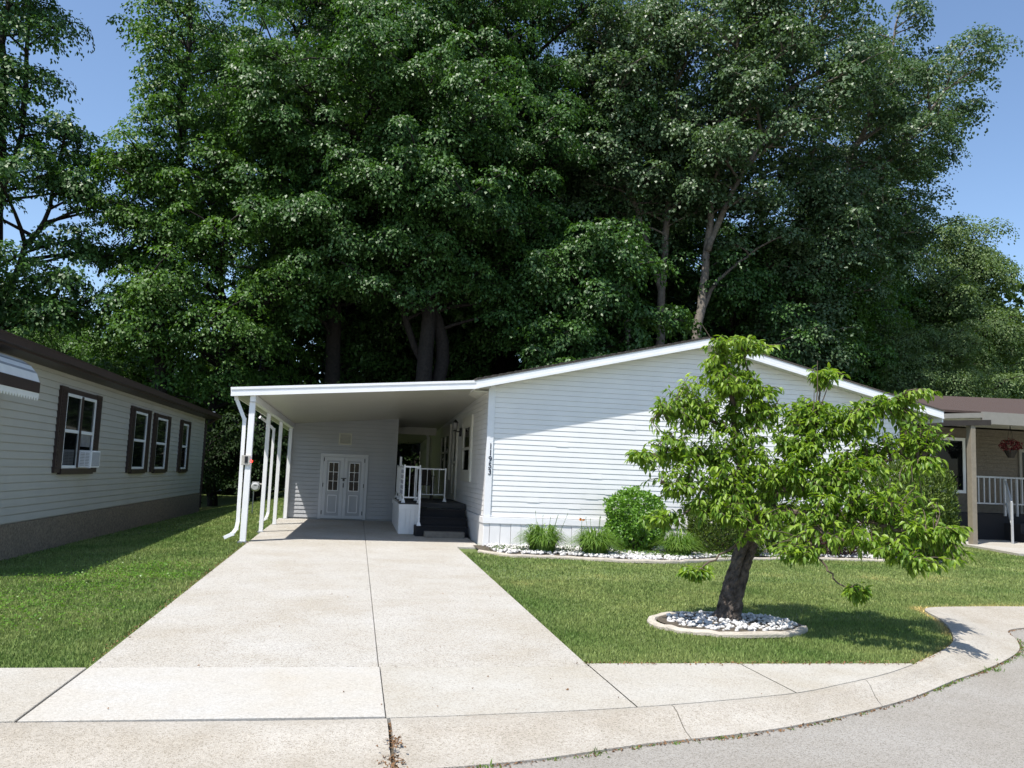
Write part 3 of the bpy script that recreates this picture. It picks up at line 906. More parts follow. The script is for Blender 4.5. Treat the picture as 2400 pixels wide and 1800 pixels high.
mb = MB(); mb.lathe([(.0, .28), (.03, .25), (.075, .20), (.085, .19)], (HX0 - .17, 20.46, 2.56), 12)
mb.build('lamp_cap', M['black_metal'], l_)
mb = MB(); mb.lathe([(.045, -.02), (.055, 0.0), (.04, .02)], (HX0 - .17, 20.46, 2.56), 12)
mb.build('lamp_base', M['black_metal'], l_)
mb = MB(); mb.lathe([(.05, .02), (.07, .17), (.07, .19)], (HX0 - .17, 20.46, 2.56), 12)
mb.build('lamp_glass', M['curtain'], l_)
# house number
for i, ch in enumerate('11953'):
    cu = bpy.data.curves.new('house_number', 'FONT')
    cu.body = ch; cu.size = .158; cu.extrude = .004; cu.align_x = 'CENTER'; cu.offset = .0012
    tmp = bpy.data.objects.new('tmp', cu); COL.objects.link(tmp)
    dg = bpy.context.evaluated_depsgraph_get()
    me = bpy.data.meshes.new_from_object(tmp.evaluated_get(dg))
    bpy.data.objects.remove(tmp)
    me.name = 'house_number'
    me.materials.clear(); me.materials.append(M['digit'])
    me.transform(Matrix.Translation((HX0 + .058, HY0 - .031, 2.022 - i * .1255)) @ Matrix.Rotation(R_(90), 4, 'X') @ Matrix.Diagonal((.95, 1, 1, 1)))
    o = bpy.data.objects.new('house_number', me); COL.objects.link(o)
    o.parent = house; o.matrix_parent_inverse = Matrix.Translation(-house.location)
    o['label'] = 'dark digit %s of the vertical house number' % ch

# ------------------------------------------------------------------ carport
CY0 = 15.95
xl = lambda y_: .045 * (y_ - CY0)
zc = lambda x_, y_: 2.79 + .0865 * (x_ + 2.34) - .033 * (y_ - CY0)
carport = thing('carport', 'white metal carport roof on slim posts covering the driveway', 'carport', (-1.95, 15.9, .13))
mb = MB()
# ribbed pans; stretch behind the shed added to shade the house wall
y = CY0 + .03
while y < 33.6:
    for (ya, yb, dz) in ((y, y + .10, 0.0), (y + .105, y + .135, .03)):
        mb.hexa([(-2.30 + xl(ya), ya, zc(-2.30, ya) + dz), (2.5, ya, zc(2.5, ya) + dz), (2.5, yb, zc(2.5, yb) + dz), (-2.30 + xl(yb), yb, zc(-2.30, yb) + dz),
                 (-2.30 + xl(ya), ya, zc(-2.30, ya) + .075), (2.5, ya, zc(2.5, ya) + .075), (2.5, yb, zc(2.5, yb) + .075), (-2.30 + xl(yb), yb, zc(-2.30, yb) + .075)])
    y += .135
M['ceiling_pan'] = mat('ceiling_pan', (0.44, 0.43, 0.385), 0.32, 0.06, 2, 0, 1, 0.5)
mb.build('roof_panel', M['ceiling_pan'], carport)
mb = MB()
def fas(z0, z1, y0, y1, xa=-2.34, xb=2.26):
    mb.hexa([(xa, y0, zc(xa, CY0) + z0), (xb, y0, zc(xb, CY0) + z0), (xb, y1, zc(xb, CY0) + z0), (xa, y1, zc(xa, CY0) + z0),
             (xa, y0, zc(xa, CY0) + z1), (xb, y0, zc(xb, CY0) + z1), (xb, y1, zc(xb, CY0) + z1), (xa, y1, zc(xa, CY0) + z1)])
fas(-.018, .048, CY0 - .024, CY0 + .028); fas(.051, .096, CY0 - .012, CY0 + .028); fas(.099, .146, CY0 - .026, CY0 + .028)
fas(-.01, .14, CY0 - .006, CY0 + .02)
mb.build('front_fascia', M['white_metal'], carport)
mb = MB()
xa = -2.24
mb.hexa([(xa - .1, CY0 + .03, zc(xa, CY0) - .0), (xa, CY0 + .03, zc(xa, CY0) - .0), (xa + xl(26), 26, zc(xa, 26) - .0), (xa - .1 + xl(26), 26, zc(xa, 26) - .0),
         (xa - .12, CY0 + .03, zc(xa, CY0) + .14), (xa, CY0 + .03, zc(xa, CY0) + .14), (xa + xl(26), 26, zc(xa, 26) + .14), (xa - .12 + xl(26), 26, zc(xa, 26) + .14)])
mb.build('gutter', M['white_metal'], carport)
mb = MB()
xa = -1.95
mb.hexa([(xa - .05, CY0 + .04, zc(xa, CY0) - .13), (xa + .05, CY0 + .04, zc(xa, CY0) - .13), (xa + .05 + xl(25.6), 25.6, zc(xa, 25.6) - .13), (xa - .05 + xl(25.6), 25.6, zc(xa, 25.6) - .13),
         (xa - .05, CY0 + .04, zc(xa, CY0) - .003), (xa + .05, CY0 + .04, zc(xa, CY0) - .003), (xa + .05 + xl(25.6), 25.6, zc(xa, 25.6) - .003), (xa - .05 + xl(25.6), 25.6, zc(xa, 25.6) - .003)])
mb.build('beam', M['white_metal'], carport)
mb = MB()
mb.box(1.05, 2.3, 24.9, 25.0, 2.6, 2.82)
mb.build('header', M['cream_trim'], carport)
for i, yp in enumerate((16.08, 18.15, 20.1, 22.0)):
    mb = MB()
    h_ = .04 if i else .052
    xc = -1.965 + xl(yp)
    zt = zc(-1.95, yp) - .134
    g = gz(xc, yp)
    mb.box(xc - h_, xc + h_, yp - h_, yp + h_, g - .03, zt)
    p_ = mb.build('post', M['white_metal'], carport, bevel=.006)
    mb = MB(); mb.box(xc - h_ - .03, xc + h_ + .03, yp - h_ - .03, yp + h_ + .03, g - .04, g + .008)
    mb.build('base_plate', M['galv'], p_)
def downspout(pts, w, name, par):
    mb = MB()
    for a, b in zip(pts[:-1], pts[1:]):
        mb.bar(a, b, w, w * .8, up=(0, 1, 0))
    for p in pts[1:-1]:
        mb.box(p[0] - w * .52, p[0] + w * .52, p[1] - w * .42, p[1] + w * .42, p[2] - w * .5, p[2] + w * .5)
    return mb.build(name, M['white_metal'], par, bevel=.004)
downspout([(-2.27, 16.12, 2.79), (-2.26, 16.12, 2.74), (-2.09, 16.12, 2.36), (-2.075, 16.12, .50), (-2.09, 16.11, .36), (-2.15, 16.08, .26), (-2.29, 16.02, .19)], .065, 'downspout', carport)
downspout([(-2.24, 19.85, 2.62), (-2.13, 20.0, 2.55), (-1.93, 20.06, 2.36), (-1.93, 20.06, .45), (-1.96, 20.02, .32), (-2.10, 19.95, .22)], .06, 'downspout', carport)
downspout([(1.88, 26.0, 2.86), (1.92, 26.0, 2.76), (2.12, 26.0, 2.66), (2.16, 26.0, 2.55), (2.16, 26.0, .9)], .075, 'downspout', carport)

bx_ = thing('outlet_box', 'small weathered outlet box with a red reflector, given a glow, on the front carport post', 'outlet box', (-1.99, 16.05, 1.6))
mb = MB(); mb.box(-2.075, -1.925, 16.0, 16.066, 1.52, 1.70); mb.build('casing', M['box_silver'], bx_, bevel=.005)
mb = MB(); mb.box(-2.02, -1.965, 15.992, 15.999, 1.56, 1.68); mb.box(-2.005, -1.98, 15.985, 15.991, 1.60, 1.655); mb.build('switch', M['black_metal'], bx_)
mb = MB(); mb.lathe([(.0, -.022), (.017, -.014), (.022, 0), (.017, .014), (0, .022)], (-1.898, 16.03, 1.595), 14); mb.build('red_lens', M['red_reflector_glow'], bx_, smooth=True)

# ------------------------------------------------------------------ shed under the carport
SY = 22.1
shed = thing('storage_shed', 'white sided storage shed, coloured grey for shade, closing the back of the carport', 'shed', (-.3, SY, .2))
mb = MB()
zt = lambda x_: zc(x_, SY) - .004
zs_lo = .23
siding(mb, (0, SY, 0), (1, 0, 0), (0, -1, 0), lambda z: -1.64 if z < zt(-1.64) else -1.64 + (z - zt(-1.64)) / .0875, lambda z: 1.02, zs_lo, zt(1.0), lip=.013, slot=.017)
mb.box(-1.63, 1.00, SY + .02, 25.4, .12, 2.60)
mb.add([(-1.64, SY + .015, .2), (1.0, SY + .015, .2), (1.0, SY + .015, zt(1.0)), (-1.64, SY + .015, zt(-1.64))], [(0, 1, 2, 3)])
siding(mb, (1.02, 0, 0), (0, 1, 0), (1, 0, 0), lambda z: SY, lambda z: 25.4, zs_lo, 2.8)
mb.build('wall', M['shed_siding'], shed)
mb = MB()
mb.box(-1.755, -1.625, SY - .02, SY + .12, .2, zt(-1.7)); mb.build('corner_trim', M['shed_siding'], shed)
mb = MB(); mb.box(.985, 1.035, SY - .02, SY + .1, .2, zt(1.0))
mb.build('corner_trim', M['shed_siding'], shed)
# door frame: 1.20 wide x 1.70
DX0, DX1, DZ0, DZ1 = -.905, .305, .215, 1.89
mb = MB()
fy0, fy1 = SY - .05, SY - .002
mb.box(DX0, DX0 + .075, fy0, fy1, DZ0, DZ1); mb.box(DX1 - .075, DX1, fy0, fy1, DZ0, DZ1); mb.box(DX0 + .075, DX1 - .075, fy0, fy1, DZ1 - .085, DZ1)
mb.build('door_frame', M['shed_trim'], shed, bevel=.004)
for k in (0, 1):
    xa = DX0 + .08 + k * .5275; xb = xa + .5225
    za, zb = DZ0 + .02, DZ1 - .09
    mb = MB()
    mb.box(xa, xb, fy0 + .012, fy1, za, zb)
    st = .085
    y0, y1 = fy0 - .006, fy0 + .011
    mb.box(xa, xa + st, y0, y1, za, zb); mb.box(xb - st, xb, y0, y1, za, zb)
    mb.box(xa + st, xb - st, y0, y1, zb - st, zb); mb.box(xa + st, xb - st, y0, y1, za, za + .075)
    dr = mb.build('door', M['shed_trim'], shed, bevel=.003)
    dr['label'] = ('left' if k == 0 else 'right') + ' leaf of the white shed double door'
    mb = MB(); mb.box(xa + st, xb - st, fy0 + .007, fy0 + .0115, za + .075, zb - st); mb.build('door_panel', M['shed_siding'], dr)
    # glazed light 2 x 3
    gx0, gx1 = (xa + xb) / 2 - .115, (xa + xb) / 2 + .115
    gz0, gz1 = za + .72, za + 1.42
    mb = MB(); mb.box(gx0, gx1, fy0 + .001, fy0 + .0065, gz0, gz1); gl = mb.build('window', M['glass'], dr)
    mb = MB()
    f = .016
    mb.box(gx0 - f, gx0, y0 - .004, fy0 + .006, gz0 - f, gz1 + f); mb.box(gx1, gx1 + f, y0 - .004, fy0 + .006, gz0 - f, gz1 + f)
    mb.box(gx0, gx1, y0 - .004, fy0 + .006, gz1, gz1 + f); mb.box(gx0, gx1, y0 - .004, fy0 + .006, gz0 - f, gz0)
    mb.box((gx0 + gx1) / 2 - .006, (gx0 + gx1) / 2 + .006, y0 - .002, fy0 + .0005, gz0, gz1)
    for q in (1, 2):
        zq = gz0 + (gz1 - gz0) * q / 3
        mb.box(gx0, (gx0 + gx1) / 2 - .006, y0 - .002, fy0 + .0005, zq - .006, zq + .006); mb.box((gx0 + gx1) / 2 + .006, gx1, y0 - .002, fy0 + .0005, zq - .006, zq + .006)
    # lower moulding
    lz0, lz1 = za + .15, za + .60
    for (a, b, c, d) in ((gx0, gx0 + f, lz0, lz1), (gx1 - f, gx1, lz0, lz1), (gx0 + f, gx1 - f, lz1 - f, lz1), (gx0 + f, gx1 - f, lz0, lz0 + f)):
        mb.box(a, b, y0 - .002, fy0 + .006, c, d)
    mb.build('moulding', M['white_metal'], dr)
    mb = MB()
    xh = xa + .004 if k == 0 else xb - .022
    for zz in (za + .1, za + .8, za + 1.45):
        mb = MB(); mb.box(xh, xh + .018, y0 - .006, y0 - .0005, zz, zz + .10)
        mb.build('hinge', M['black_metal'], dr)
mb = MB()
xm = (DX0 + DX1) / 2
mb.box(xm - .07, xm + .07, fy0 - .022, fy0 - .008, 1.255, 1.275); mb.box(xm - .025, xm + .03, fy0 - .03, fy0 - .008, 1.20, 1.25)
mb.build('latch', M['black_metal'], shed)
mb = MB(); mb.box(xm - .012, xm + .012, fy0 - .03, fy0 - .008, 1.03, 1.14)
mb.build('handle', M['black_metal'], shed)
mb = MB()
vx0, vx1, vz0, vz1 = -.48, -.15, 2.13, 2.43
for (a, b, c, d) in ((vx0, vx0 + .03, vz0, vz1), (vx1 - .03, vx1, vz0, vz1), (vx0 + .03, vx1 - .03, vz1 - .03, vz1), (vx0 + .03, vx1 - .03, vz0, vz0 + .03)):
    mb.box(a, b, SY - .04, SY - .002, c, d)
for q in range(7):
    zq = vz0 + .035 + q * .034
    mb.hexa([(vx0 + .03, SY - .034, zq), (vx1 - .03, SY - .034, zq), (vx1 - .03, SY - .015, zq + .016), (vx0 + .03, SY - .015, zq + .016),
             (vx0 + .03, SY - .034, zq + .006), (vx1 - .03, SY - .034, zq + .006), (vx1 - .03, SY - .015, zq + .022), (vx0 + .03, SY - .015, zq + .022)])
mb.build('vent', M['vent'], shed)

# ------------------------------------------------------------------ porch with steps
porch = thing('porch', 'raised porch with white railing and black carpeted steps beside the side wall', 'porch', (1.7, 18.5, .16))
mb = MB()
mb.box(1.0, 1.42, 18.48, 18.50 + .02, .13, .70); mb.box(.99, 1.03, 18.5, 21.9, .13, .70)
for q in range(4):
    mb.box(1.02 + q * .1 + .006, 1.02 + q * .1 + .094, 18.465, 18.479, .14, .69)
for q in range(16):
    mb.box(.976, .989, 18.5 + q * .2 + .006, 18.5 + q * .2 + .194, .14, .69)
mb.box(.965, 1.42, 18.44, 18.52, .69, .80); mb.box(.965, 1.03, 18.52, 21.9, .69, .80)
mb.build('skirt_panel', M['skirt'], porch)
mb = MB(); mb.box(1.03, 2.48, 18.9, 21.9, .72, .83); mb.box(.97, 1.42, 18.45, 18.9, .801, .825); mb.build('deck', M['porch_floor'], porch)
mb = MB()
mb.box(1.31, 2.44, 18.0, 18.3, .13, .37); mb.box(1.43, 2.44, 18.3, 18.6, .13, .54); mb.box(1.43, 2.44, 18.6, 18.9, .13, .71); mb.box(1.31, 1.425, 18.3, 18.46, .13, .37)
for zz, yy in ((.37, 18.0), (.54, 18.3), (.71, 18.6)):
    mb.box(1.44, 2.445, yy - .02, yy + .02, zz - .03, zz + .012)
mb.build('steps', M['black_carpet'], porch, bevel=.012)
mb = MB(); mb.box(1.49, 2.34, 17.72, 17.98, .13, .275); mb.build('stone_step', M['stone_step'], porch, bevel=.015)
mb = MB()
def rpost(x_, y_, z0, z1, w=.032):
    mb.box(x_ - w / 2, x_ + w / 2, y_ - w / 2, y_ + w / 2, z0, z1)
    mb.hexa([(x_ - .045, y_ - .045, z0), (x_ + .045, y_ - .045, z0), (x_ + .045, y_ + .045, z0), (x_ - .045, y_ + .045, z0), (x_ - w / 2, y_ - w / 2, z0 + .09), (x_ + w / 2, y_ - w / 2, z0 + .09), (x_ + w / 2, y_ + w / 2, z0 + .09), (x_ - w / 2, y_ + w / 2, z0 + .09)])
# left side rail with scroll panels
for y_ in (18.62, 19.6, 20.6, 21.8):
    rpost(1.06, y_, .826, 1.66)
rpost(1.07, 20.62, .83, 1.86, .05)
mb.box(1.045, 1.075, 18.62, 21.8, 1.60, 1.635); mb.box(1.045, 1.075, 18.62, 21.8, .96, .99)
for q in range(26):
    y_ = 18.74 + q * .12
    mb.box(1.052, 1.068, y_, y_ + .018, .99, 1.60)
# front short rail
rpost(1.40, 18.64, .826, 1.66)
mb.box(1.06, 1.40, 18.628, 18.652, 1.60, 1.635); mb.box(1.06, 1.40, 18.628, 18.652, .93, .96)
for q in range(2):
    mb.tube([(1.18 + q * .12, 18.64, .96), (1.18 + q * .12, 18.64, 1.60)], .009, 6)
# stair rail: sloping, with balusters
rpost(1.385, 18.08, .371, 1.12)
mb.bar((1.40, 18.64, 1.63), (1.385, 18.08, 1.10), .035, .035); mb.bar((1.40, 18.64, 1.05), (1.385, 18.08, .55), .022, .022)
for q in range(1, 5):
    t_ = q / 5; y_ = 18.64 - .56 * t_
    mb.box(1.385, 1.399, y_ - .007, y_ + .007, 1.05 - .5 * t_, 1.61 - .53 * t_)
# rear rail
mb.box(1.42, 2.1, 19.86, 19.884, 1.575, 1.605); mb.box(1.42, 2.1, 19.862, 19.882, .98, 1.0)
rpost(2.1, 19.87, .831, 1.62); rpost(1.42, 19.87, .831, 1.62)
for q in range(4):
    mb.tube([(1.53 + q * .14, 19.872, 1.0), (1.53 + q * .14, 19.872, 1.58)], .007, 6)
mb.build('railing', M['white_metal'], porch)
mb = MB()
for q in range(5):
    for s in range(7):
        mb.box(1.038, 1.046, 18.66 + s * .14, 18.66 + s * .14 + .095, 1.01 + q * .115, 1.01 + q * .115 + .08)
mb.build('scroll_panel', M['panel_blue'], porch)

ch = thing('patio_chair', 'dark wicker patio chair standing on the porch behind the railing', 'chair', (1.65, 21.0, .83))
mb = MB(); mb.box(1.42, 1.92, 20.75, 21.25, 1.18, 1.24); mb.build('seat', M['dark_wood'], ch, bevel=.02)
mb = MB(); mb.hexa([(1.42, 21.2, 1.24), (1.92, 21.2, 1.24), (1.92, 21.26, 1.24), (1.42, 21.26, 1.24), (1.46, 21.34, 1.62), (1.88, 21.34, 1.62), (1.88, 21.4, 1.62), (1.46, 21.4, 1.62)]); mb.build('backrest', M['dark_wood'], ch, bevel=.02)
for sx in (1.45, 1.89):
    for sy in (20.78, 21.22):
        mb = MB(); mb.tube([(sx, sy, .832), (sx, sy, 1.19)], .022, 8); mb.build('leg', M['dark_wood'], ch)
for sx in (1.43, 1.91):
    mb = MB(); mb.box(sx - .025, sx + .025, 20.76, 21.26, 1.40, 1.43); mb.box(sx - .02, sx + .02, 20.76, 20.80, 1.24, 1.40); mb.build('armrest', M['dark_wood'], ch)

# ------------------------------------------------------------------ meter pedestal
mt = thing('electric_meter', 'round grey meter on a thin pipe stand behind the carport posts', 'meter', (-2.72, 24.0, .2))
mb = MB(); mb.tube([(-2.735, 24, .1), (-2.735, 24, .82)], .015, 8); mb.build('pipe', M['galv'], mt)
mb = MB()
mb.tube([(-2.69, 23.86, .92), (-2.69, 23.93, .92), (-2.69, 24.0, .92), (-2.69, 24.05, .92)], [.085, .118, .122, .10], 20); mb.box(-2.78, -2.60, 23.93, 24.04, 1.0, 1.055)
mb.build('dial_housing', M['grey_plastic'], mt, bevel=.006)
mb = MB(); mb.tube([(-2.90, 24, .985), (-2.77, 24, 1.005)], .02, 8); mb.build('union', M['box_silver'], mt)
mb = MB(); mb.tube([(-2.61, 24, 1.005), (-2.48, 24, .985)], .022, 8); mb.build('union', M['box_silver'], mt)
mb = MB(); mb.box(-2.72, -2.65, 23.855, 23.862, .965, .975); mb.build('nameplate', M['black_metal'], mt)
up = thing('utility_pedestal', 'slim blue grey utility box on a short post beside the round meter', 'utility box', (-2.88, 23.9, .2))
mb = MB(); mb.box(-2.93, -2.83, 23.9, 24.0, .70, 1.16); mb.hexa([(-2.95, 23.86, .52), (-2.82, 23.86, .52), (-2.82, 24.02, .52), (-2.95, 24.02, .52), (-2.93, 23.89, .70), (-2.83, 23.89, .70), (-2.83, 24.0, .70), (-2.93, 24.0, .70)]); mb.build('cabinet', M['meter_blue'], up, bevel=.006)
mb = MB(); mb.box(-2.90, -2.84, 23.92, 23.98, .1, .53); mb.build('post', M['wood_mid'], up)

# ------------------------------------------------------------------ left house
LX = -5.3
lh = thing('beige_house', 'beige sided house with brown shutters and brown eaves along the left lawn', 'house', (LX, 20, 0))
LY0, LY1 = 11.2, 30.7
mb = MB()
siding(mb, (LX, 0, 0), (0, 1, 0), (1, 0, 0), lambda z: LY0, lambda z: LY1, .47, 3.07, e=.125, lip=.012, slot=.014)
mb.box(LX - 8.5, LX - .016, LY0 + .016, LY1, .45, 3.05)
siding(mb, (0, LY0, 0), (1, 0, 0), (0, -1, 0), lambda z: LX - 8.5, lambda z: LX, .47, 3.07, e=.125, lip=.012, slot=.014)
mb.prism([(LX - 8.5, LY0 + .002, 3.05), (LX, LY0 + .002, 3.05), (LX - 4.25, LY0 + .002, 4.2)], (0, 0, 0), (0, LY1 - LY0 - .01, 0))
mb.build('wall', M['beige_siding'], lh)
mb = MB()
mb.box(LX - 8.5, LX + .015, LY0 - .015, LY1 + .01, -.35, .46)
mb.build('skirt', M['grey_skirt'], lh)
mb = MB()
ov = .45
sl = .27
for sg in (0, 1):
    xe = LX + ov if sg == 0 else LX - 8.5 - ov
    xm_ = LX - 4.25
    ze = 3.14; zm = 3.14 + sl * (4.25 + ov)
    mb.hexa([(xe, LY0 - .35, ze), (xm_, LY0 - .35, zm), (xm_, LY1 + .35, zm), (xe, LY1 + .35, ze), (xe, LY0 - .35, ze + .07), (xm_, LY0 - .35, zm + .07), (xm_, LY1 + .35, zm + .07), (xe, LY1 + .35, ze + .07)])
mb.build('roof', M['brown_roof'], lh)
mb = MB()
mb.box(LX + ov - .03, LX + ov + .06, LY0 - .30, LY1 + .30, 3.085, 3.205)
mb.box(LX + ov - .028, LX + ov + .075, LY0 - .30, LY1 + .30, 3.19, 3.212)
mb.build('gutter', M['brown_trim'], lh, bevel=.006)
mb = MB()
mb.box(LX + .002, LX + ov - .032, LY0 - .3, LY1 + .30, 3.055, 3.085)
mb.build('soffit', M['brown_trim'], lh)
mb = MB(); mb.box(LX - .06, LX + .03, LY1 - .06, LY1 + .04, .46, 3.05); mb.tube([(LX + .40, LY1 + .1, 3.1), (LX + .2, LY1 + .1, 2.95), (LX + .02, LY1 + .09, 2.85), (LX + .02, LY1 + .09, -.05)], .04, 8)
mb.build('corner_post', M['brown_trim'], lh)
mb = MB(); mb.box(-4.92, -4.84, 29.75, 29.9, 3.21, 3.27); mb.build('gutter_bracket', M['galv'], lh)
def shuttered(y0, y1, z0, z1, sash, sw):
    """brown shutters + head + sill round a white sash window"""
    g = side_window(y0 + sw, y1 - sw, z0 + .11, z1 - .10, sash, lh, X=LX, sgn=1, fm='white_trim', fw=.055)
    for (a, b) in ((y0, y0 + sw - .004), (y1 - sw + .004, y1)):
        mb = MB()
        mb.box(LX, LX + .055, a, b, z0 + .03, z1)
        q = z0 + .10
        while q < z1 - .1:
            mb.hexa([(LX + .054, a + .05, q), (LX + .054, b - .05, q), (LX + .066, b - .05, q), (LX + .066, a + .05, q), (LX + .054, a + .05, q + .05), (LX + .054, b - .05, q + .05), (LX + .056, b - .05, q + .05), (LX + .056, a + .05, q + .05)])
            q += .06
        mb.build('shutter', M['brown_trim'], g)
    mb = MB(); mb.box(LX, LX + .05, y0 + sw, y1 - sw, z1 - .095, z1 - .01); mb.build('head_trim', M['brown_trim'], g)
    mb = MB(); mb.box(LX, LX + .075, y0 + sw - .06, y1 - sw + .06, z0, z0 + .10); mb.build('sill', M['brown_trim'], g)
    if sash == 2:
        yc = (y0 + y1) / 2
        mb = MB(); mb.box(LX + .046, LX + .055, yc - .05, yc + .05, z0 + .12, z1 - .11); mb.build('mullion', M['brown_trim'], g)
shuttered(16.05, 18.48, 1.22, 2.81, 2, .34)
shuttered(20.85, 22.76, 1.20, 2.80, 1, .36)
shuttered(23.14, 25.09, 1.20, 2.78, 1, .36)
shuttered(26.5, 28.0, 1.19, 2.79, 1, .34)
# curtains low in the double window
mb = MB(); mb.box(LX + .023, LX + .026, 17.32, 18.0, 1.75, 2.0); mb.build('curtain', M['curtain'], lh)
ac = thing('air_conditioner', 'white window air conditioner sticking out of the double shuttered window', 'air conditioner', (-5.15, 17.55, 1.35))
mb = MB(); mb.box(-5.245, -5.02, 17.30, 17.86, 1.352, 1.68); mb.build('casing', M['ac_white'], ac, bevel=.008)
mb = MB()
for q in range(9):
    mb.box(-5.215, -5.14, 17.293, 17.2995, 1.39 + q * .029, 1.40 + q * .029); mb.box(-5.125, -5.055, 17.293, 17.2995, 1.39 + q * .029, 1.40 + q * .029)
mb.build('louvre', M['awning_grey'], ac)
mb = MB()
for q in range(14):
    mb.box(-5.0195, -5.014, 17.34 + q * .035, 17.355 + q * .035, 1.38, 1.65)
mb.build('coil_grille', M['grey_plastic'], ac)
# awning
aw = thing('awning', 'white and grey striped metal awning with scalloped brown edge', 'awning', (LX, 12.5, 2.8))
prof = [(LX + .02, 3.0), (-5.1, 2.985), (-4.95, 2.94), (-4.82, 2.86), (-4.73, 2.75), (-4.68, 2.62)]
AY0, AY1 = 11.6, 13.35
cols = ['awning_white', 'awning_grey', 'awning_white', 'awning_grey', 'awning_white']
mw, mg, mbn = MB(), MB(), MB()
for i in range(5):
    (xa, za), (xb, zb) = prof[i], prof[i + 1]
    for s in range(2):
        t0, t1 = (0, .64) if s == 0 else (.64, 1)
        x0, z0 = xa + (xb - xa) * t0, za + (zb - za) * t0
        x1, z1 = xa + (xb - xa) * t1, za + (zb - za) * t1
        tgt = mw if s == 0 or i == 4 else mg
        tgt.hexa([(x0, AY0, z0 - .012), (x1, AY0, z1 - .012), (x1, AY1, z1 - .012), (x0, AY1, z0 - .012), (x0, AY0, z0), (x1, AY0, z1), (x1, AY1, z1), (x0, AY1, z0)])
# closed end
mw.add([(p[0], AY1 - .004, p[1] - .006) for p in prof] + [(LX + .02, AY1 - .004, 2.62)], [tuple(range(7))])
mbn.hexa([(-4.69, AY0, 2.46), (-4.67, AY0, 2.46), (-4.67, AY1, 2.46), (-4.69, AY1, 2.46), (-4.69, AY0, 2.62), (-4.67, AY0, 2.62), (-4.67, AY1, 2.62), (-4.69, AY1, 2.62)])
mbn.box(LX + .02, -4.69, AY1 - .02, AY1, 2.46, 2.62)
mw.build('canopy', M['awning_white'], aw); mg.build('stripe_panel', M['awning_grey'], aw); mbn.build('edge_band', M['brown_trim'], aw)
mb = MB()
nsc = 18
pts = []
for i in range(nsc * 6 + 1):
    y_ = AY0 + (AY1 - AY0) * i / (nsc * 6)
    ph = (i % 6) / 6
    pts.append((y_, 2.40 - .055 * abs(math.sin(math.pi * ph))))
vs = [(-4.682, y_, 2.46) for y_, z_ in pts] + [(-4.682, y_, z_) for y_, z_ in pts] + [(-4.676, y_, 2.46) for y_, z_ in pts] + [(-4.676, y_, z_) for y_, z_ in pts]
k = len(pts)
mb.add(vs, [(i, i + 1, k + i + 1, k + i) for i in range(k - 1)] + [(2 * k + i, 2 * k + i + 1, 3 * k + i + 1, 3 * k + i) for i in range(k - 1)] + [(k + i, k + i + 1, 3 * k + i + 1, 3 * k + i) for i in range(k - 1)])
mb.build('valance', M['awning_white'], aw)

# ------------------------------------------------------------------ right house
rh = thing('tan_house', 'tan house with reddish brown roof and covered porch beyond the evergreen', 'house', (20, 22, .2))
mb = MB()
siding(mb, (0, 22.2, 0), (1, 0, 0), (0, -1, 0), lambda z: 13.4, lambda z: 30, .7, 3.45, e=.115, slot=.012)
mb.box(13.4, 30, 22.22, 31, .1, 3.45)
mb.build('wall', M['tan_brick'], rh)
mb = MB()
mb.hexa([(14.6, 19.6, 3.64), (30.5, 19.4, 3.62), (30.5, 26, 5.0), (14.0, 26, 4.7), (14.6, 19.6, 3.70), (30.5, 19.4, 3.69), (30.5, 26, 5.07), (14.0, 26, 4.77)])
mb.hexa([(14.6, 26.01, 4.7), (30.5, 26.01, 5.0), (30.5, 32, 3.6), (14.6, 32, 3.6), (14.6, 26.01, 4.77), (30.5, 26.01, 5.07), (30.5, 32, 3.67), (14.6, 32, 3.67)])
mb.build('roof', M['red_roof'], rh)
mb = MB()
mb.hexa([(14.4, 19.5, 3.40), (16.25, 19.4, 3.52), (16.25, 19.46, 3.52), (14.4, 19.56, 3.40), (14.4, 19.5, 3.52), (16.25, 19.4, 3.65), (16.25, 19.46, 3.65), (14.4, 19.56, 3.52)])
mb.box(16.25, 30, 19.38, 19.44, 3.36, 3.68)
mb.build('fascia', M['tan_fascia'], rh)
mb = MB()
mb.box(14.3, 30, 19.46, 22.2, 3.50, 3.53)
mb.build('porch_ceiling', M['cream_trim'], rh)
mb = MB()
mb.hexa([(14.7, 19.44, 3.22), (16.48, 19.36, 3.33), (16.48, 19.46, 3.33), (14.7, 19.56, 3.22), (14.7, 19.44, 3.37), (16.48, 19.36, 3.47), (16.48, 19.46, 3.47), (14.7, 19.56, 3.37)])
mb.build('beam', M['dark_wood'], rh)
for xp, yp, w_ in ((15.98, 19.5, .07), (19.0, 20.7, .07)):
    mb = MB(); mb.box(xp - w_, xp + w_, yp - .09, yp + .09, gz(xp, yp) - .05, 3.40); mb.build('post', M['tan_post'], rh, bevel=.006)
def front_window(x0, x1, z0, z1, Y, par, fm, fw=.09):
    mb = MB()
    mb.box(x0, x0 + fw, Y - .05, Y, z0, z1); mb.box(x1 - fw, x1, Y - .05, Y, z0, z1); mb.box(x0 + fw, x1 - fw, Y - .05, Y, z1 - fw, z1); mb.box(x0 + fw, x1 - fw, Y - .05, Y, z0, z0 + fw)
    f_ = mb.build('window', M[fm], par)
    mb = MB(); mb.box(x0 + fw, x1 - fw, Y - .03, Y - .01, z0 + fw, z1 - fw); mb.build('pane', M['glass'], f_)
    return f_
front_window(16.7, 17.95, 1.5, 3.15, 22.19, rh, 'white_trim')
mb = MB(); mb.box(17.97, 18.28, 22.14, 22.19, 1.5, 3.1); mb.build('shutter', M['brown_trim'], rh)
front_window(19.8, 20.6, .9, 2.9, 22.19, rh, 'tan_fascia')
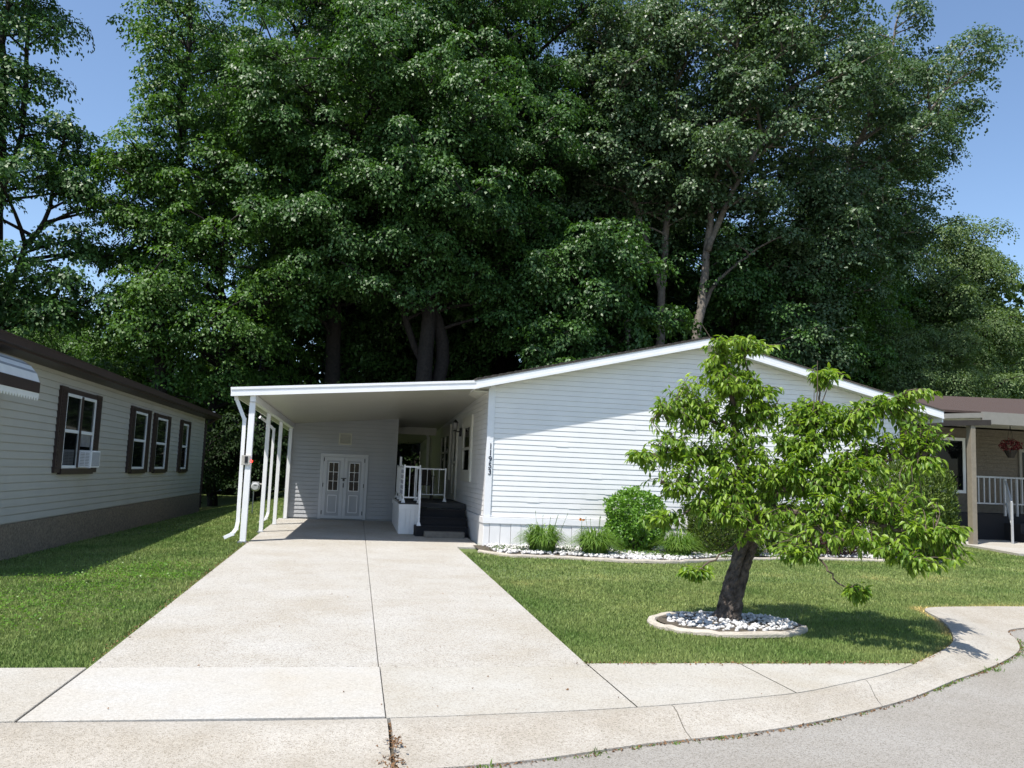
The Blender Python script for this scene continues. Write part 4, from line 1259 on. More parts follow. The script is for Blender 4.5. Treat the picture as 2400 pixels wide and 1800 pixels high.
mb = MB(); mb.box(16.4, 30, 21.2, 22.2, .15, .95); mb.box(18.4, 19.3, 20.6, 21.2, .15, .7); mb.box(18.4, 19.3, 20.2, 20.6, .15, .45); mb.build('porch_base', M['black_carpet'], rh)
mb = MB()
x_ = 17.6
mb.box(17.5, 24, 21.22, 21.26, 1.97, 2.02); mb.box(17.5, 24, 21.22, 21.26, 1.22, 1.26)
while x_ < 23:
    mb.box(x_, x_ + .035, 21.225, 21.255, 1.26, 1.97); x_ += .18
for a in (18.35, 18.75):
    mb.box(a, a + .05, 21.10, 21.15, .9, 1.95)
mb.bar((18.4, 21.1, 1.88), (17.6, 20.0, 1.30), .045); mb.bar((18.4, 21.1, 1.25), (17.6, 20.0, .68), .045)
mb.box(17.58, 17.63, 19.98, 20.02, .2, 1.32)
for q in range(1, 5):
    t_ = q / 5
    mb.bar((18.4 - .8 * t_, 21.1 - 1.1 * t_, 1.25 - .57 * t_), (18.4 - .8 * t_, 21.1 - 1.1 * t_, 1.88 - .58 * t_), .03)
mb.build('railing', M['grey_plastic'], rh)  # white railing in a grey, dimmed for the porch shade
hb = thing('hanging_basket', 'hanging basket of red flowers under the tan porch roof', 'hanging basket', (18.5, 21.0, 2.75))
mb = MB(); mb.lathe([(.08, -.18), (.17, 0), (.18, .03)], (18.5, 21, 2.75), 14); mb.build('pot', M['dark_wood'], hb)
mb = MB(); 
for a in range(3):
    mb.tube([(18.5 + .16 * math.cos(a * 2.1), 21 + .16 * math.sin(a * 2.1), 2.77), (18.5, 21, 3.5)], .005, 5)
mb.build('wire', M['black_metal'], hb)
n = 420
C = rand_dirs(n, rng) * rng.uniform(.6, 1, (n, 1)) * np.array([.30, .30, .19]) + np.array([18.5, 21, 2.92])
V = leaf_quads(C, rand_dirs(n, rng), rand_dirs(n, rng), rng.uniform(.04, .07, n), rng.uniform(.04, .06, n))
npmesh('flowers', V.reshape(-1, 3), np.arange(4 * n).reshape(-1, 4), M['red_petal'], parent=hb)
pb = thing('porch_bench', 'dark bench against the tan house below its window', 'bench', (15.9, 21.6, .2))
mb = MB(); mb.box(15.2, 16.35, 21.4, 21.8, .62, .70); mb.build('seat', M['dark_wood'], pb)
mb = MB(); mb.box(15.2, 16.35, 21.8, 21.86, .70, 1.15); mb.build('backrest', M['dark_wood'], pb)
for a in (15.25, 16.3):
    mb = MB(); mb.box(a - .03, a + .03, 21.42, 21.85, .15, .62); mb.build('leg', M['dark_wood'], pb)

# ------------------------------------------------------------------ the leaning cherry tree in the ring
def tri_leaves(C, D, N, L, W, curl=0.25, fold=0.22):
    """pointed leaf with a folded midrib and a drooping tip: 8 vertices, 8 triangles"""
    D = D / np.linalg.norm(D, axis=1, keepdims=True)
    B = np.cross(N, D); B /= np.maximum(np.linalg.norm(B, axis=1, keepdims=True), 1e-6)
    U = np.cross(D, B)
    L = L[:, None]; W = W[:, None]
    n = len(C)
    V = np.empty((n, 8, 3))
    def P(t, s, up):
        return C + D * L * t + B * W * s + U * (up * W - curl * L * t * t)
    V[:, 0] = P(0, 0, 0); V[:, 1] = P(.33, 0, 0); V[:, 2] = P(.66, 0, 0); V[:, 3] = P(1, 0, 0)
    V[:, 4] = P(.30, .46, fold); V[:, 5] = P(.66, .36, fold)
    V[:, 6] = P(.30, -.46, fold); V[:, 7] = P(.66, -.36, fold)
    T = np.array([(0, 1, 4), (1, 2, 5), (1, 5, 4), (2, 3, 5), (0, 6, 1), (1, 7, 2), (1, 6, 7), (2, 7, 3)])
    F = (T[None] + (np.arange(n) * 8)[:, None, None]).reshape(-1, 3)
    return V.reshape(-1, 3), F

rng = np.random.default_rng(21)
BLOBS = [(4.26,8.90,3.14,0.46,0.13),(4.12,8.90,2.89,0.32,0.16),(3.99,8.90,2.65,0.53,0.22),(3.58,8.80,2.30,0.43,0.22),(3.78,8.80,2.02,0.61,0.22),(3.63,8.70,1.74,0.66,0.19),(3.76,8.60,1.49,0.59,0.19),(3.92,8.50,1.24,0.53,0.19),(4.42,8.20,1.11,0.42,0.22),(5.02,8.60,2.13,0.54,0.25),(5.16,8.60,2.79,0.18,0.12),(5.69,8.20,2.45,0.46,0.16),(5.84,8.00,2.15,0.37,0.21),(5.46,8.30,1.92,0.33,0.18),(5.86,7.80,1.81,0.26,0.09),(5.38,7.70,1.45,0.50,0.24),(4.90,8.00,1.31,0.43,0.32),(5.13,7.50,1.02,0.55,0.18),(5.55,7.30,1.15,0.26,0.13),(5.31,7.20,0.87,0.24,0.08),(4.36,7.90,0.89,0.25,0.11),(4.53,8.40,1.68,0.47,0.26),(5.07,8.20,1.60,0.46,0.27),(3.54,8.30,0.61,0.20,0.07),(3.24,8.50,1.14,0.21,0.11),(4.93,7.60,0.54,0.14,0.08),
 (3.05,8.70,1.80,0.14,0.08),(5.68,7.2,1.16,.12,.09),(5.66,7.2,.92,.10,.06),(4.3,8.8,2.62,.46,.18),(4.40,8.8,2.35,.42,.18),(4.8,8.7,2.38,.28,.14),(4.45,8.55,1.95,.40,.28),(4.85,8.35,1.9,.40,.25),(5.35,8.2,2.25,.40,.22),(4.15,8.6,1.45,.4,.25),(5.92,7.9,2.58,.16,.06),(5.98,7.9,2.1,.12,.1),(4.6,8.4,1.5,.4,.22),(5.2,8.0,1.75,.45,.2),(5.0,8.5,2.4,.3,.15)]
LIMBS = [
[(4.11,8.80,-.05),(4.14,8.80,.10),(4.20,8.80,0.40),(4.30,8.80,0.74),(4.36,8.75,0.97)],
[(4.36,8.75,0.97),(4.39,8.80,1.34),(4.34,8.85,1.63),(4.27,8.90,1.98),(4.22,8.90,2.34),(4.13,8.90,2.76),(4.03,8.90,3.08)],
[(4.25,8.90,2.17),(4.40,8.90,2.35),(4.45,8.90,2.61),(4.30,8.90,3.12)],
[(4.36,8.75,0.99),(4.43,8.50,1.27),(4.50,8.35,1.50),(4.73,8.25,1.53),(5.13,8.20,1.70),(5.55,8.10,1.84),(5.82,7.80,1.89)],
[(4.58,8.30,1.52),(5.00,8.50,2.00),(5.26,8.40,2.28),(5.42,8.20,2.42),(5.66,8.10,2.46)],
[(4.45,8.50,1.27),(4.64,8.20,1.27),(4.94,8.00,1.24),(5.27,7.70,1.19),(5.42,7.40,1.12),(5.60,7.25,1.18)],
[(4.64,8.20,1.27),(4.71,7.80,1.07),(5.03,7.50,0.98),(5.22,7.20,0.89)],
[(4.32,8.85,1.63),(3.91,8.80,1.78),(3.47,8.80,1.86),(3.05,8.70,1.78)],
[(4.25,8.90,2.09),(3.88,8.90,2.28),(3.40,8.80,2.35),(3.19,8.80,2.20)],
[(4.36,8.80,1.30),(3.92,8.60,1.45),(3.55,8.60,1.48),(3.20,8.50,1.51)],
[(5.00,8.50,2.00),(5.09,8.60,2.43),(5.13,8.60,2.68),(5.20,8.60,2.84)],
[(4.36,8.75,1.05),(3.96,8.50,1.18),(3.62,8.50,1.25),(3.27,8.50,1.12)],
[(4.63,8.00,0.96),(4.67,7.80,0.78),(4.77,7.70,0.61),(4.91,7.60,0.54)],
[(4.36,8.75,0.99),(4.09,8.50,0.89),(3.79,8.40,0.75),(3.52,8.30,0.59)]]
LR = [(.128, .100), (.070, .012), (.03, .009), (.078, .010), (.034, .009), (.040, .009), (.024, .008), (.026, .007), (.026, .007), (.026, .007), (.016, .005), (.022, .006), (.013, .006), (.015, .007)]
cherry = thing('cherry_tree', 'small leaning cherry tree with bright green drooping leaves and dark rough trunk in stone ring', 'tree', (4.11, 8.8, .03))
def smooth_poly(P, per=5):
    P = np.array(P, float)
    out = []
    for i in range(len(P) - 1):
        p0 = P[max(i - 1, 0)]; p1 = P[i]; p2 = P[i + 1]; p3 = P[min(i + 2, len(P) - 1)]
        for u in np.linspace(0, 1, per, endpoint=False):
            out.append(.5 * ((2 * p1) + (-p0 + p2) * u + (2 * p0 - 5 * p1 + 4 * p2 - p3) * u * u + (-p0 + 3 * p1 - 3 * p2 + p3) * u ** 3))
    out.append(P[-1])
    return np.array(out)
mbt, mbl = MB(), MB()
nodes = []
for i, (P, (r0, r1)) in enumerate(zip(LIMBS, LR)):
    Q = smooth_poly(P, 11 if i == 0 else 5)
    if i:
        Q[1:-1] += rng.normal(0, .012, Q[1:-1].shape)
    rad = list(np.linspace(r0, r1, len(Q)))
    if i == 0:
        # fluted, flaring, rugged trunk
        n = 36; vs, fs = [], []
        for a, q in enumerate(Q):
            zq = q[2]
            fl = 1 + .35 * math.exp(-max(zq, 0) / .09)
            for k in range(n):
                th = 2 * math.pi * k / n
                rr = rad[a] * fl * (1 + .10 * math.sin(3 * th + zq * 2.0) + .09 * math.sin(7 * th + 4 * math.sin(zq * 5)) + rng.normal(0, .065))
                # dark split down the front
                dth = abs((th - R_(262) + math.pi) % (2 * math.pi) - math.pi)
                rr *= 1 - .38 * math.exp(-(dth / .16) ** 2) * min(1, max(0, (zq - .30) / .2))
                vs.append((q[0] + rr * math.cos(th), q[1] + rr * math.sin(th), zq - (.0)))
        fs = [(a * n + k, a * n + (k + 1) % n, (a + 1) * n + (k + 1) % n, (a + 1) * n + k) for a in range(len(Q) - 1) for k in range(n)]
        fs.append(tuple((len(Q) - 1) * n + k for k in range(n)))
        mbt.add(vs, fs)
    else:
        mbl.tube(Q, rad, 8)
        nodes += [tuple(q) for q in Q[1:]]
mbt.build('trunk', M['bark_cherry'], cherry, smooth=False)
nodes = np.array(nodes)
Cs, Ds, Ns = [], [], []
for bi, (bx_, by_, bz_, rx, rz) in enumerate(BLOBS):
    ry = min(.55, max(.22, rx * .75))
    if bz_ < .7: ry = .1
    k = max(6, int(400 * (rx * rz + .018) ** .85))
    for _ in range(k):
        v = rand_dirs(1, rng)[0] * (rng.uniform(.1, 1) ** .45 if rng.uniform() > .12 else rng.uniform(1.0, 1.32))
        tip = np.array([bx_ + v[0] * rx * .92, by_ + v[1] * ry, bz_ + v[2] * rz * .92])
        d = np.linalg.norm(nodes - tip, axis=1) + 0.25 * np.maximum(nodes[:, 2] - tip[2], 0)
        st = nodes[d.argmin()]
        L_ = np.linalg.norm(tip - st)
        mid = (st + tip) / 2 + rng.normal(0, .05, 3) * min(1, L_) + np.array([0, 0, .10 * L_])
        Q = smooth_poly([st, mid, tip], 4)
        mbl.tube(Q, list(np.linspace(.0052 + .003 * L_, .0022, len(Q))), 5, cap=False)
        nl_ = int(rng.integers(9, 17))
        td = tip - mid; td /= np.linalg.norm(td) + 1e-9
        for q in range(nl_):
            t_ = 1 - .86 * (q / nl_)
            f_ = t_ * (len(Q) - 1); i0 = min(int(f_), len(Q) - 2)
            c = Q[i0] + (Q[i0 + 1] - Q[i0]) * (f_ - i0)
            side = rng.normal(0, 1, 3); side[2] *= .35; side -= td * side.dot(td) * .6; side /= np.linalg.norm(side)
            Dv = side * .85 + td * .45 + np.array([0, 0, -.62]) + rng.normal(0, .24, 3)
            Nv = np.array([0, 0, 1.0]) + side * .75 + rng.normal(0, .28, 3)
            Cs.append(c + side * .012); Ds.append(Dv); Ns.append(Nv)
mbl.build('branches', M['twig'], cherry)
# bare water shoots on top
for a, b in (((5.0, 8.5, 2.3), (5.03, 8.5, 2.95)), ((4.95, 8.5, 2.25), (4.99, 8.5, 2.62)), ((5.08, 8.55, 2.4), (5.18, 8.5, 2.72)), ((4.03, 8.9, 3.0), (3.82, 8.9, 3.34)), ((4.5, 8.7, 2.2), (4.62, 8.6, 2.5))):
    mb = MB(); mb.tube([a, ((a[0] + b[0]) / 2 + .015, a[1], (a[2] + b[2]) / 2), b], [.008, .006, .003], 6)
    mb.build('shoot', M['twig'], cherry)
C = np.array(Cs); D = np.array(Ds); N = np.array(Ns); n = len(C)
V, F = tri_leaves(C, D, N, rng.uniform(.058, .106, n), rng.uniform(.028, .046, n), curl=.28)
npmesh('crown', V, F, LEAF_CHERRY, np.repeat(np.clip(rng.beta(2, 2, n) + .12 * (C[:, 2] > 2.6), 0, 1), 8), parent=cherry)

# ------------------------------------------------------------------ shrubs and flowers of the bed
def shrub(name, label, cat, c, r, n, L, W, m, box=2.0, lump=.12, group=None, stem=True, normal_out=.7, up=.4, seed=0):
    rg = np.random.default_rng(seed + 100)
    t = thing(name, label, cat, (c[0], c[1], gz(c[0], c[1])), group)
    d = rand_dirs(n, rg)
    s = (np.abs(d) ** box).sum(1, keepdims=True) ** (-1 / box)
    ph = rg.uniform(0, 6, 6)
    bump = 1 + lump * (np.sin(d[:, 0] * 5 + ph[0]) * np.sin(d[:, 2] * 6 + ph[1]) + .7 * np.sin(d[:, 1] * 9 + ph[2]) * np.sin(d[:, 0] * 11 + ph[3]))
    rad = bump * np.where(rg.uniform(0, 1, n) < .72, rg.uniform(.86, 1.0, n), rg.uniform(.45, .95, n)) * np.where(rg.uniform(0, 1, n) < .03, 1.09, 1)
    C = d * s * rad[:, None] * np.array(r) + np.array(c)
    C[:, 2] = np.maximum(C[:, 2], gz(c[0], c[1]) + .03)
    Dv = d * .5 + rand_dirs(n, rg) * .8 + np.array([0, 0, up])
    Nv = d * normal_out + rand_dirs(n, rg) * .6 + np.array([0, 0, .4])
    V, F = tri_leaves(C, Dv, Nv, rg.uniform(.6, 1.1, n) * L, rg.uniform(.7, 1.1, n) * W, curl=.15)
    npmesh('foliage', V, F, m, np.repeat(rg.uniform(0, 1, n), 8), parent=t)
    if stem:
        mb = MB()
        for k in range(9):
            a = rg.uniform(0, 6.28); e = rand_dirs(1, rg)[0]
            g = gz(c[0], c[1])
            mb.tube([(c[0] + .06 * math.cos(a), c[1] + .06 * math.sin(a), g - .02), (c[0] + .3 * r[0] * math.cos(a), c[1] + .3 * r[1] * math.sin(a), g + r[2] * .6), (c[0] + .75 * r[0] * math.cos(a), c[1] + .75 * r[1] * math.sin(a), c[2] + r[2] * .35)], [.02, .014, .006], 6)
        mb.build('stems', M['twig'], t)
    return t
shrub('round_shrub', 'round bright green leafy shrub against the white wall between daylilies', 'shrub', (5.42, 15.72, .72), (.56, .50, .58), 6500, .075, .046, LEAF_SHRUB, 2.5, .13, seed=1)
shrub('clipped_yew', 'dense clipped golden green yew just behind the cherry trunk', 'shrub', (7.25, 15.65, .58), (.72, .5, .60), 17000, .06, .024, LEAF_YEW, 3.6, .04, up=.9, seed=2)
shrub('tall_yew', 'tall rounded golden green evergreen at the right corner of the white house', 'shrub', (11.35, 15.55, 1.08), (.85, .70, 1.08), 24000, .07, .028, LEAF_YEW, 2.6, .05, up=.9, seed=3)
shrub('barberry', 'dark red leaved shrub under the cherry crown in the bed', 'shrub', (9.75, 15.8, .60), (.55, .40, .50), 5000, .05, .03, LEAF_RED, 2.2, .1, seed=4)
shrub('green_shrub', 'dark green shrub between the clipped yew and the red shrub', 'shrub', (8.65, 15.75, .62), (.50, .45, .55), 6000, .06, .032, LEAF_YEW, 2.3, .1, seed=5)
def lily(c, rx, hgt, n, label, seed, flower=None):
    rg = np.random.default_rng(seed + 40)
    g = gz(c[0], c[1])
    t = thing('daylily', label, 'daylily', (c[0], c[1], g), 'daylilies in the gravel bed')
    a = rg.uniform(0, 6.28, n); r0 = np.sqrt(rg.uniform(0, 1, n)) * rx * .42
    out = rg.uniform(.15, 1.0, n) ** .8 * rx * .78
    hh = hgt * rg.uniform(.6, 1.08, n) * (1.08 - .52 * out / (rx * .72))
    wv = rg.uniform(.006, .011, n)
    tilt = rg.normal(0, .25, n)
    S_ = 7
    V = np.empty((n, S_, 2, 3))
    for i in range(S_):
        u = i / (S_ - 1)
        rr = r0 + out * (u ** 1.5) * 1.1
        zz = hh * np.sin(np.pi * .5 * np.minimum(u * 1.45, 1)) - np.where(u > .6, (u - .6) ** 2 * 2.4, 0) * hh * (out / (rx * .72)) - .0
        px_, py_ = c[0] + rr * np.cos(a + tilt * u), c[1] + rr * np.sin(a + tilt * u) * .85
        ww = wv * (1 - u ** 3 * .92)
        V[:, i, 0] = np.stack([px_ - ww * np.sin(a), py_ + ww * np.cos(a), g + zz], -1)
        V[:, i, 1] = np.stack([px_ + ww * np.sin(a), py_ - ww * np.cos(a), g + zz], -1)
    F = []
    base = (np.arange(n) * S_ * 2)[:, None]
    F = np.concatenate([base + np.array([[2 * i, 2 * i + 1, 2 * i + 3, 2 * i + 2]]) for i in range(S_ - 1)])
    npmesh('leaves', V.reshape(-1, 3), F, LEAF_LILY, np.repeat(rg.uniform(0, 1, n), S_ * 2), parent=t)
    mb = MB()
    stt = []
    for k in range(6):
        x_, y_ = c[0] + rg.normal(0, rx * .35), c[1] + rg.normal(0, .1)
        z_ = g + hgt * rg.uniform(1.12, 1.3)
        mb.tube([(c[0] + (x_ - c[0]) * .4, c[1], g), (x_, y_, z_)], [.005, .003], 5, cap=False)
        mb.tube([(x_, y_, z_), (x_ + .008, y_, z_ + .035)], [.007, .002], 5)
    if flower:
        mb.tube([(flower[0] - .03, flower[1], g), flower], [.005, .004], 5)
    mb.build('flower_stalks', LEAF_LILY, t)
    if flower:
        k = 12
        D = rand_dirs(k, rg); D[:, 2] = np.abs(D[:, 2]) * .6
        Vq = leaf_quads(np.tile(np.array(flower), (k, 1)), D, rand_dirs(k, rg), np.full(k, .07), np.full(k, .035))
        npmesh('blossom', Vq.reshape(-1, 3), np.arange(4 * k).reshape(-1, 4), M['orange_petal'], parent=t)
    return t
lily((3.48, 15.30, 0), .56, .56, 760, 'leafy daylily clump nearest the house corner', 1)
lily((4.42, 15.05, 0), .57, .54, 760, 'arching daylily clump with one orange flower left of the round shrub', 2, (4.20, 15.2, .74))
lily((6.10, 15.15, 0), .54, .52, 700, 'daylily clump between the round shrub and the clipped yew', 3)
# small grey-leaved plant at the very corner, low ground plants
def lowplants(spots, name, m, label):
    Vs, T = [], []
    for (cx, cy, r, n) in spots:
        C = np.stack([rng.normal(cx, r * .5, n), rng.normal(cy, r * .35, n), gzv(np.full(n, cx), np.full(n, cy)) + rng.uniform(.01, .11, n)], -1)
        D = rand_dirs(n, rng); D[:, 2] = np.abs(D[:, 2])
        Vs.append(leaf_quads(C, D, rand_dirs(n, rng), rng.uniform(.02, .05, n), rng.uniform(.012, .024, n)))
        T.append(np.repeat(rng.uniform(0, 1, n), 4))
    V = np.concatenate(Vs).reshape(-1, 3)
    return tag(npmesh(name, V, np.arange(len(V)).reshape(-1, 4), m, np.concatenate(T)), label, 'ground plants', kind='stuff')
lowplants([(2.7, 15.35, .22, 170), (3.05, 15.3, .2, 120)], 'silver_leaves', LEAF_PALE, 'low pale leaved plants at the house corner')
lowplants([(5.0, 15.25, .35, 330), (5.5, 15.0, .4, 330), (4.0, 15.4, .25, 160), (6.9, 15.1, .5, 380), (5.9, 14.75, .3, 120), (8.3, 15.5, .6, 260)], 'ground_cover', LEAF_LILY, 'low green weeds between the gravel stones')

# ------------------------------------------------------------------ the wood behind the houses
def grow(name, label, loc, stems, base, R, nl, m_leaf, m_bark, seed, leaf=(.16, .11), per=70, cr=.95, prof=None, sub=6, rise=.45, droop=.25, front=.5, group='trees of the wood behind the houses', azbias=None, up=.75, start=.25):
    """stems: list of (polyline local, r0, r1). Limbs leave the stems above `base`; leaf fans sit on limbs and side branches"""
    rg = np.random.default_rng(seed)
    t = thing(name, label, 'tree', loc, group)
    mb = MB()
    SQ = []
    for P, r0, r1 in stems:
        Q = smooth_poly(P, 4)
        Q[1:-1, :2] += rg.normal(0, .05, Q[1:-1, :2].shape)
        mb.tube(Q, list(r1 + (r0 - r1) * np.linspace(1, 0, len(Q)) ** .85), 10)
        SQ.append(Q)
    top = max(Q[-1, 2] for Q in SQ)
    CL = []   # clump centre, outward
    tot = sum(max(0, Q[-1, 2] - max(base, Q[0, 2])) for Q in SQ)
    for Q, (P, r0, r1) in zip(SQ, stems):
        zb = max(base, Q[0, 2])
        k_ = max(3, int(nl * (Q[-1, 2] - zb) / tot))
        for i in range(k_):
            tt = (i + rg.uniform(.1, .9)) / k_
            z = zb + (Q[-1, 2] - zb) * tt
            p = np.array([np.interp(z, Q[:, 2], Q[:, c]) for c in range(3)])
            tg = np.clip((z - base) / (top - base), 0, 1)
            Rz = R * (prof(tg) if prof else math.sin(math.pi * min(1, .16 + .80 * tg)) ** .7) * rg.uniform(.65, 1.12)
            az = rg.uniform(0, 2 * math.pi)
            if rg.uniform() < front:
                az = rg.normal(-math.pi / 2, 1.0)
            if azbias is not None and rg.uniform() < azbias[1]:
                az = rg.normal(azbias[0], .55)
            dr = np.array([math.cos(az), math.sin(az), 0])
            rs = rise * rg.uniform(.5, 1.4) + .35 * tg
            s = np.linspace(0, 1, 7)[:, None]
            LQ = p + dr * Rz * s + np.array([0, 0, 1.]) * (Rz * (rs * s - droop * s ** 2))
            LQ[1:] += np.cumsum(rg.normal(0, .05 * Rz / 4, LQ[1:].shape), 0)
            rb = min(.10, .018 + .018 * Rz)
            mb.tube(LQ, list(np.linspace(rb, .012, 7)), 6, cap=False)
            CL.append((LQ[-1], dr)); 
            ns = max(2, int(sub * Rz / R + .5))
            for j in range(ns):
                u = start + (1 - start) * (j + rg.uniform(0, 1)) / ns
                f_ = u * 6; i0 = min(int(f_), 5)
                q = LQ[i0] + (LQ[i0 + 1] - LQ[i0]) * (f_ - i0)
                sg = 1 if j % 2 else -1
                ang = az + sg * rg.uniform(.5, 1.25)
                dd = np.array([math.cos(ang), math.sin(ang), rg.uniform(-.1, .55)])
                ln = Rz * rg.uniform(.18, .36) + .3
                e = q + dd * ln
                mb.tube([q, (q + e) / 2 + np.array([0, 0, .06 * ln]), e], [rb * .45, rb * .3, .008], 5, cap=False)
                CL.append((e, dd))
                if ln > 1.0:
                    CL.append(((q + e) / 2 + rg.normal(0, .25, 3), dd))
    mb.build('trunk', m_bark, t, local=True, smooth=True)
    # leaves, all fans at once
    C0 = np.array([c for c, d in CL]); O0 = np.array([d for c, d in CL]); O0 /= np.linalg.norm(O0, axis=1, keepdims=True)
    K = len(C0)
    n = K * per
    ci = np.repeat(np.arange(K), per)
    A = np.array([0, 0, up]) + .55 * O0 + rg.normal(0, .12, O0.shape); A /= np.linalg.norm(A, axis=1, keepdims=True)
    E1 = np.cross(A, np.array([.3, .9, .1])); E1 /= np.linalg.norm(E1, axis=1, keepdims=True)
    E2 = np.cross(A, E1)
    r_c = cr * rg.uniform(.6, 1.25, K)
    th = rg.uniform(0, 2 * np.pi, n); rho = rg.uniform(0, 1, n) ** .6 * r_c[ci]
    # fans are ragged
    fing = rg.integers(4, 8, K)[ci]; ph = rg.uniform(0, 6.28, K)[ci]
    rho *= .5 + .5 * np.abs(np.cos(fing * .5 * (th + ph)))
    rad = E1[ci] * np.cos(th)[:, None] + E2[ci] * np.sin(th)[:, None]
    P = C0[ci] + rad * rho[:, None] + A[ci] * ((-.50 * rho ** 2 / r_c[ci]) + rg.normal(0, .10, n) * r_c[ci])[:, None]
    Dv = rad * .8 + np.array([0, 0, -.55]) + rg.normal(0, .35, (n, 3))
    Nv = A[ci] * .8 + rad * .45 + rg.normal(0, .32, (n, 3))
    V = leaf_quads(P, Dv, Nv, rg.uniform(.6, 1.15, n) * leaf[0], rg.uniform(.6, 1.15, n) * leaf[1], .22)
    tint = np.clip(rg.uniform(0, 1, n) * .75 + rg.uniform(0, .25, K)[ci], 0, 1)
    npmesh('crown', V.reshape(-1, 3), np.arange(4 * n).reshape(-1, 4), m_leaf, np.repeat(tint, 4), parent=t, local=True)
    return t
def st(H, r0, lean=(0, 0), z0=-.3, x0=0, y0=0, wob=.25, seed=0):
    rg = np.random.default_rng(seed)
    k = 6
    return ([(x0 + lean[0] * (i / k) ** 1.3 + (rg.normal(0, wob) if 0 < i < k else 0), y0 + lean[1] * i / k, z0 + (H - z0) * i / k) for i in range(k + 1)], r0, .03)
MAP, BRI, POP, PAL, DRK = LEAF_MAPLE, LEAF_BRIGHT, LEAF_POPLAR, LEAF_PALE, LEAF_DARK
BD, BG = M['bark_dark'], M['bark_grey']
G = lambda x_, y_: (x_, y_, gz(x_, y_))
wide = lambda t_: math.sin(math.pi * min(1, .22 + .72 * t_)) ** .6
tall = lambda t_: .80 if t_ < .24 else (.80 - 2.0 * (t_ - .24) if t_ < .42 else .50)
# open maple, limbs dark against the sky
grow('maple_tree', 'tall open maple beyond the beige house with sky showing between its dark limbs', G(-14.7, 36), [st(28, .30, (-.6, 0), wob=.15, seed=1), ([(0, 0, 12), (.5, -.2, 16), (.3, -.3, 21), (-.2, -.3, 27)], .12, .03), ([(0.1, 0, 6.0), (.9, .1, 9.5), (1.7, .2, 12), (2.0, .2, 15)], .15, .03)], 4.5, 4.8, 112, MAP, BD, 101, (.18, .13), 125, .9, sub=6, prof=tall, start=.4)
grow('maple_tree', 'low leafy maple spreading over the beige roof', G(-17.0, 33.5), [st(9.5, .16, (.8, 0), seed=2)], 2.6, 4.0, 34, MAP, BD, 102, (.19, .14), 110, 1.0)
grow('slender_tree', 'slender straight dark trunked tree beside the sky gap', G(-8.2, 36), [st(29, .27, (.2, 0), wob=.10, seed=3)], 4.6, 2.1, 72, BRI, BD, 103, (.17, .12), 85, .85, sub=5, rise=.6)
grow('maple_tree', 'bushy small leaved maple beside the slender trunk', G(-5.9, 37.5), [st(15.5, .22, (-1.2, 0), seed=4)], 4.0, 4.6, 58, BRI, BD, 104, (.16, .115), 110, .85, prof=wide)
ma = grow('maple_tree', 'great dark green maple rising behind the carport', G(-1.2, 38.5), [st(27, .42, (.6, 0), seed=5)], 7.0, 5.8, 88, MAP, BD, 105, (.165, .118), 165, .92, prof=wide, sub=6)
mbq = grow('maple_tree', 'big spreading maple standing in front of the wood over shed and porch', G(3.0, 36.2), [st(21, .40, (-.4, -.6), seed=6), ([(0, 0, 5), (-1.6, -.3, 8.5), (-2.8, -.6, 13), (-3.2, -.6, 16)], .18, .03)], 7.2, 5.4, 84, MAP, BD, 106, (.165, .118), 165, .92, prof=wide, sub=6)
mc = grow('maple_tree', 'tall maple between the great maple and the grey cottonwood trunks', G(8.0, 39), [st(28, .36, (-.6, 0), seed=7)], 7.0, 5.4, 82, MAP, BD, 107, (.16, .115), 165, .92, prof=wide, sub=6)
md = grow('maple_tree', 'low maple whose branches hang over the white house roof', G(9.6, 35.4), [st(12.0, .2, (.3, 0), seed=8)], 3.5, 3.6, 44, MAP, BD, 108, (.19, .14), 100, .85, prof=wide)
# cottonwoods with grey trunks
grow('cottonwood_tree', 'cottonwood with a pale leaning trunk that forks above the ridge of the white house', G(14.1, 35.5), [
    ([(.0, 0, -.3), (.45, 0, 4.5), (.95, 0, 8.2), (1.35, .1, 11.6), (1.7, .1, 15), (2.4, 0, 19), (3.0, 0, 26)], .27, .05),
    ([(1.02, 0, 8.6), (1.6, .2, 10.0), (2.5, .3, 11.0), (3.6, .4, 11.9)], .13, .04),
    ([(1.38, 0, 11.8), (2.1, -.2, 14), (3.6, -.4, 17), (5.4, -.4, 20.5), (6.6, -.4, 24.5)], .15, .04)], 13.5, 3.6, 74, POP, BG, 109, (.17, .15), 90, 1.0, rise=.5, sub=6, front=.2)
grow('cottonwood_tree', 'upright grey trunked cottonwood just beside the forked leaning one', G(13.6, 37), [
    ([(0, 0, -.3), (.1, 0, 5), (.2, 0, 9), (.4, 0, 14), (.5, 0, 20), (.2, 0, 27)], .27, .05),
    ([(.2, 0, 10), (-.8, 0, 13), (-2.2, 0, 17), (-3.2, 0, 23)], .17, .04)], 12.5, 3.6, 66, POP, BG, 110, (.17, .15), 90, 1.0, rise=.5, sub=6)
grow('cottonwood_tree', 'thin grey cottonwood stem half hidden behind pale leaves', G(12.6, 38), [
    ([(0, 0, -.3), (-.1, 0, 8), (-.4, 0, 12.5), (0, 0, 16), (-.6, 0, 24)], .18, .04)], 9.5, 3.2, 48, POP, BG, 111, (.17, .15), 90, .95, rise=.5, sub=6, azbias=(math.pi, .5))
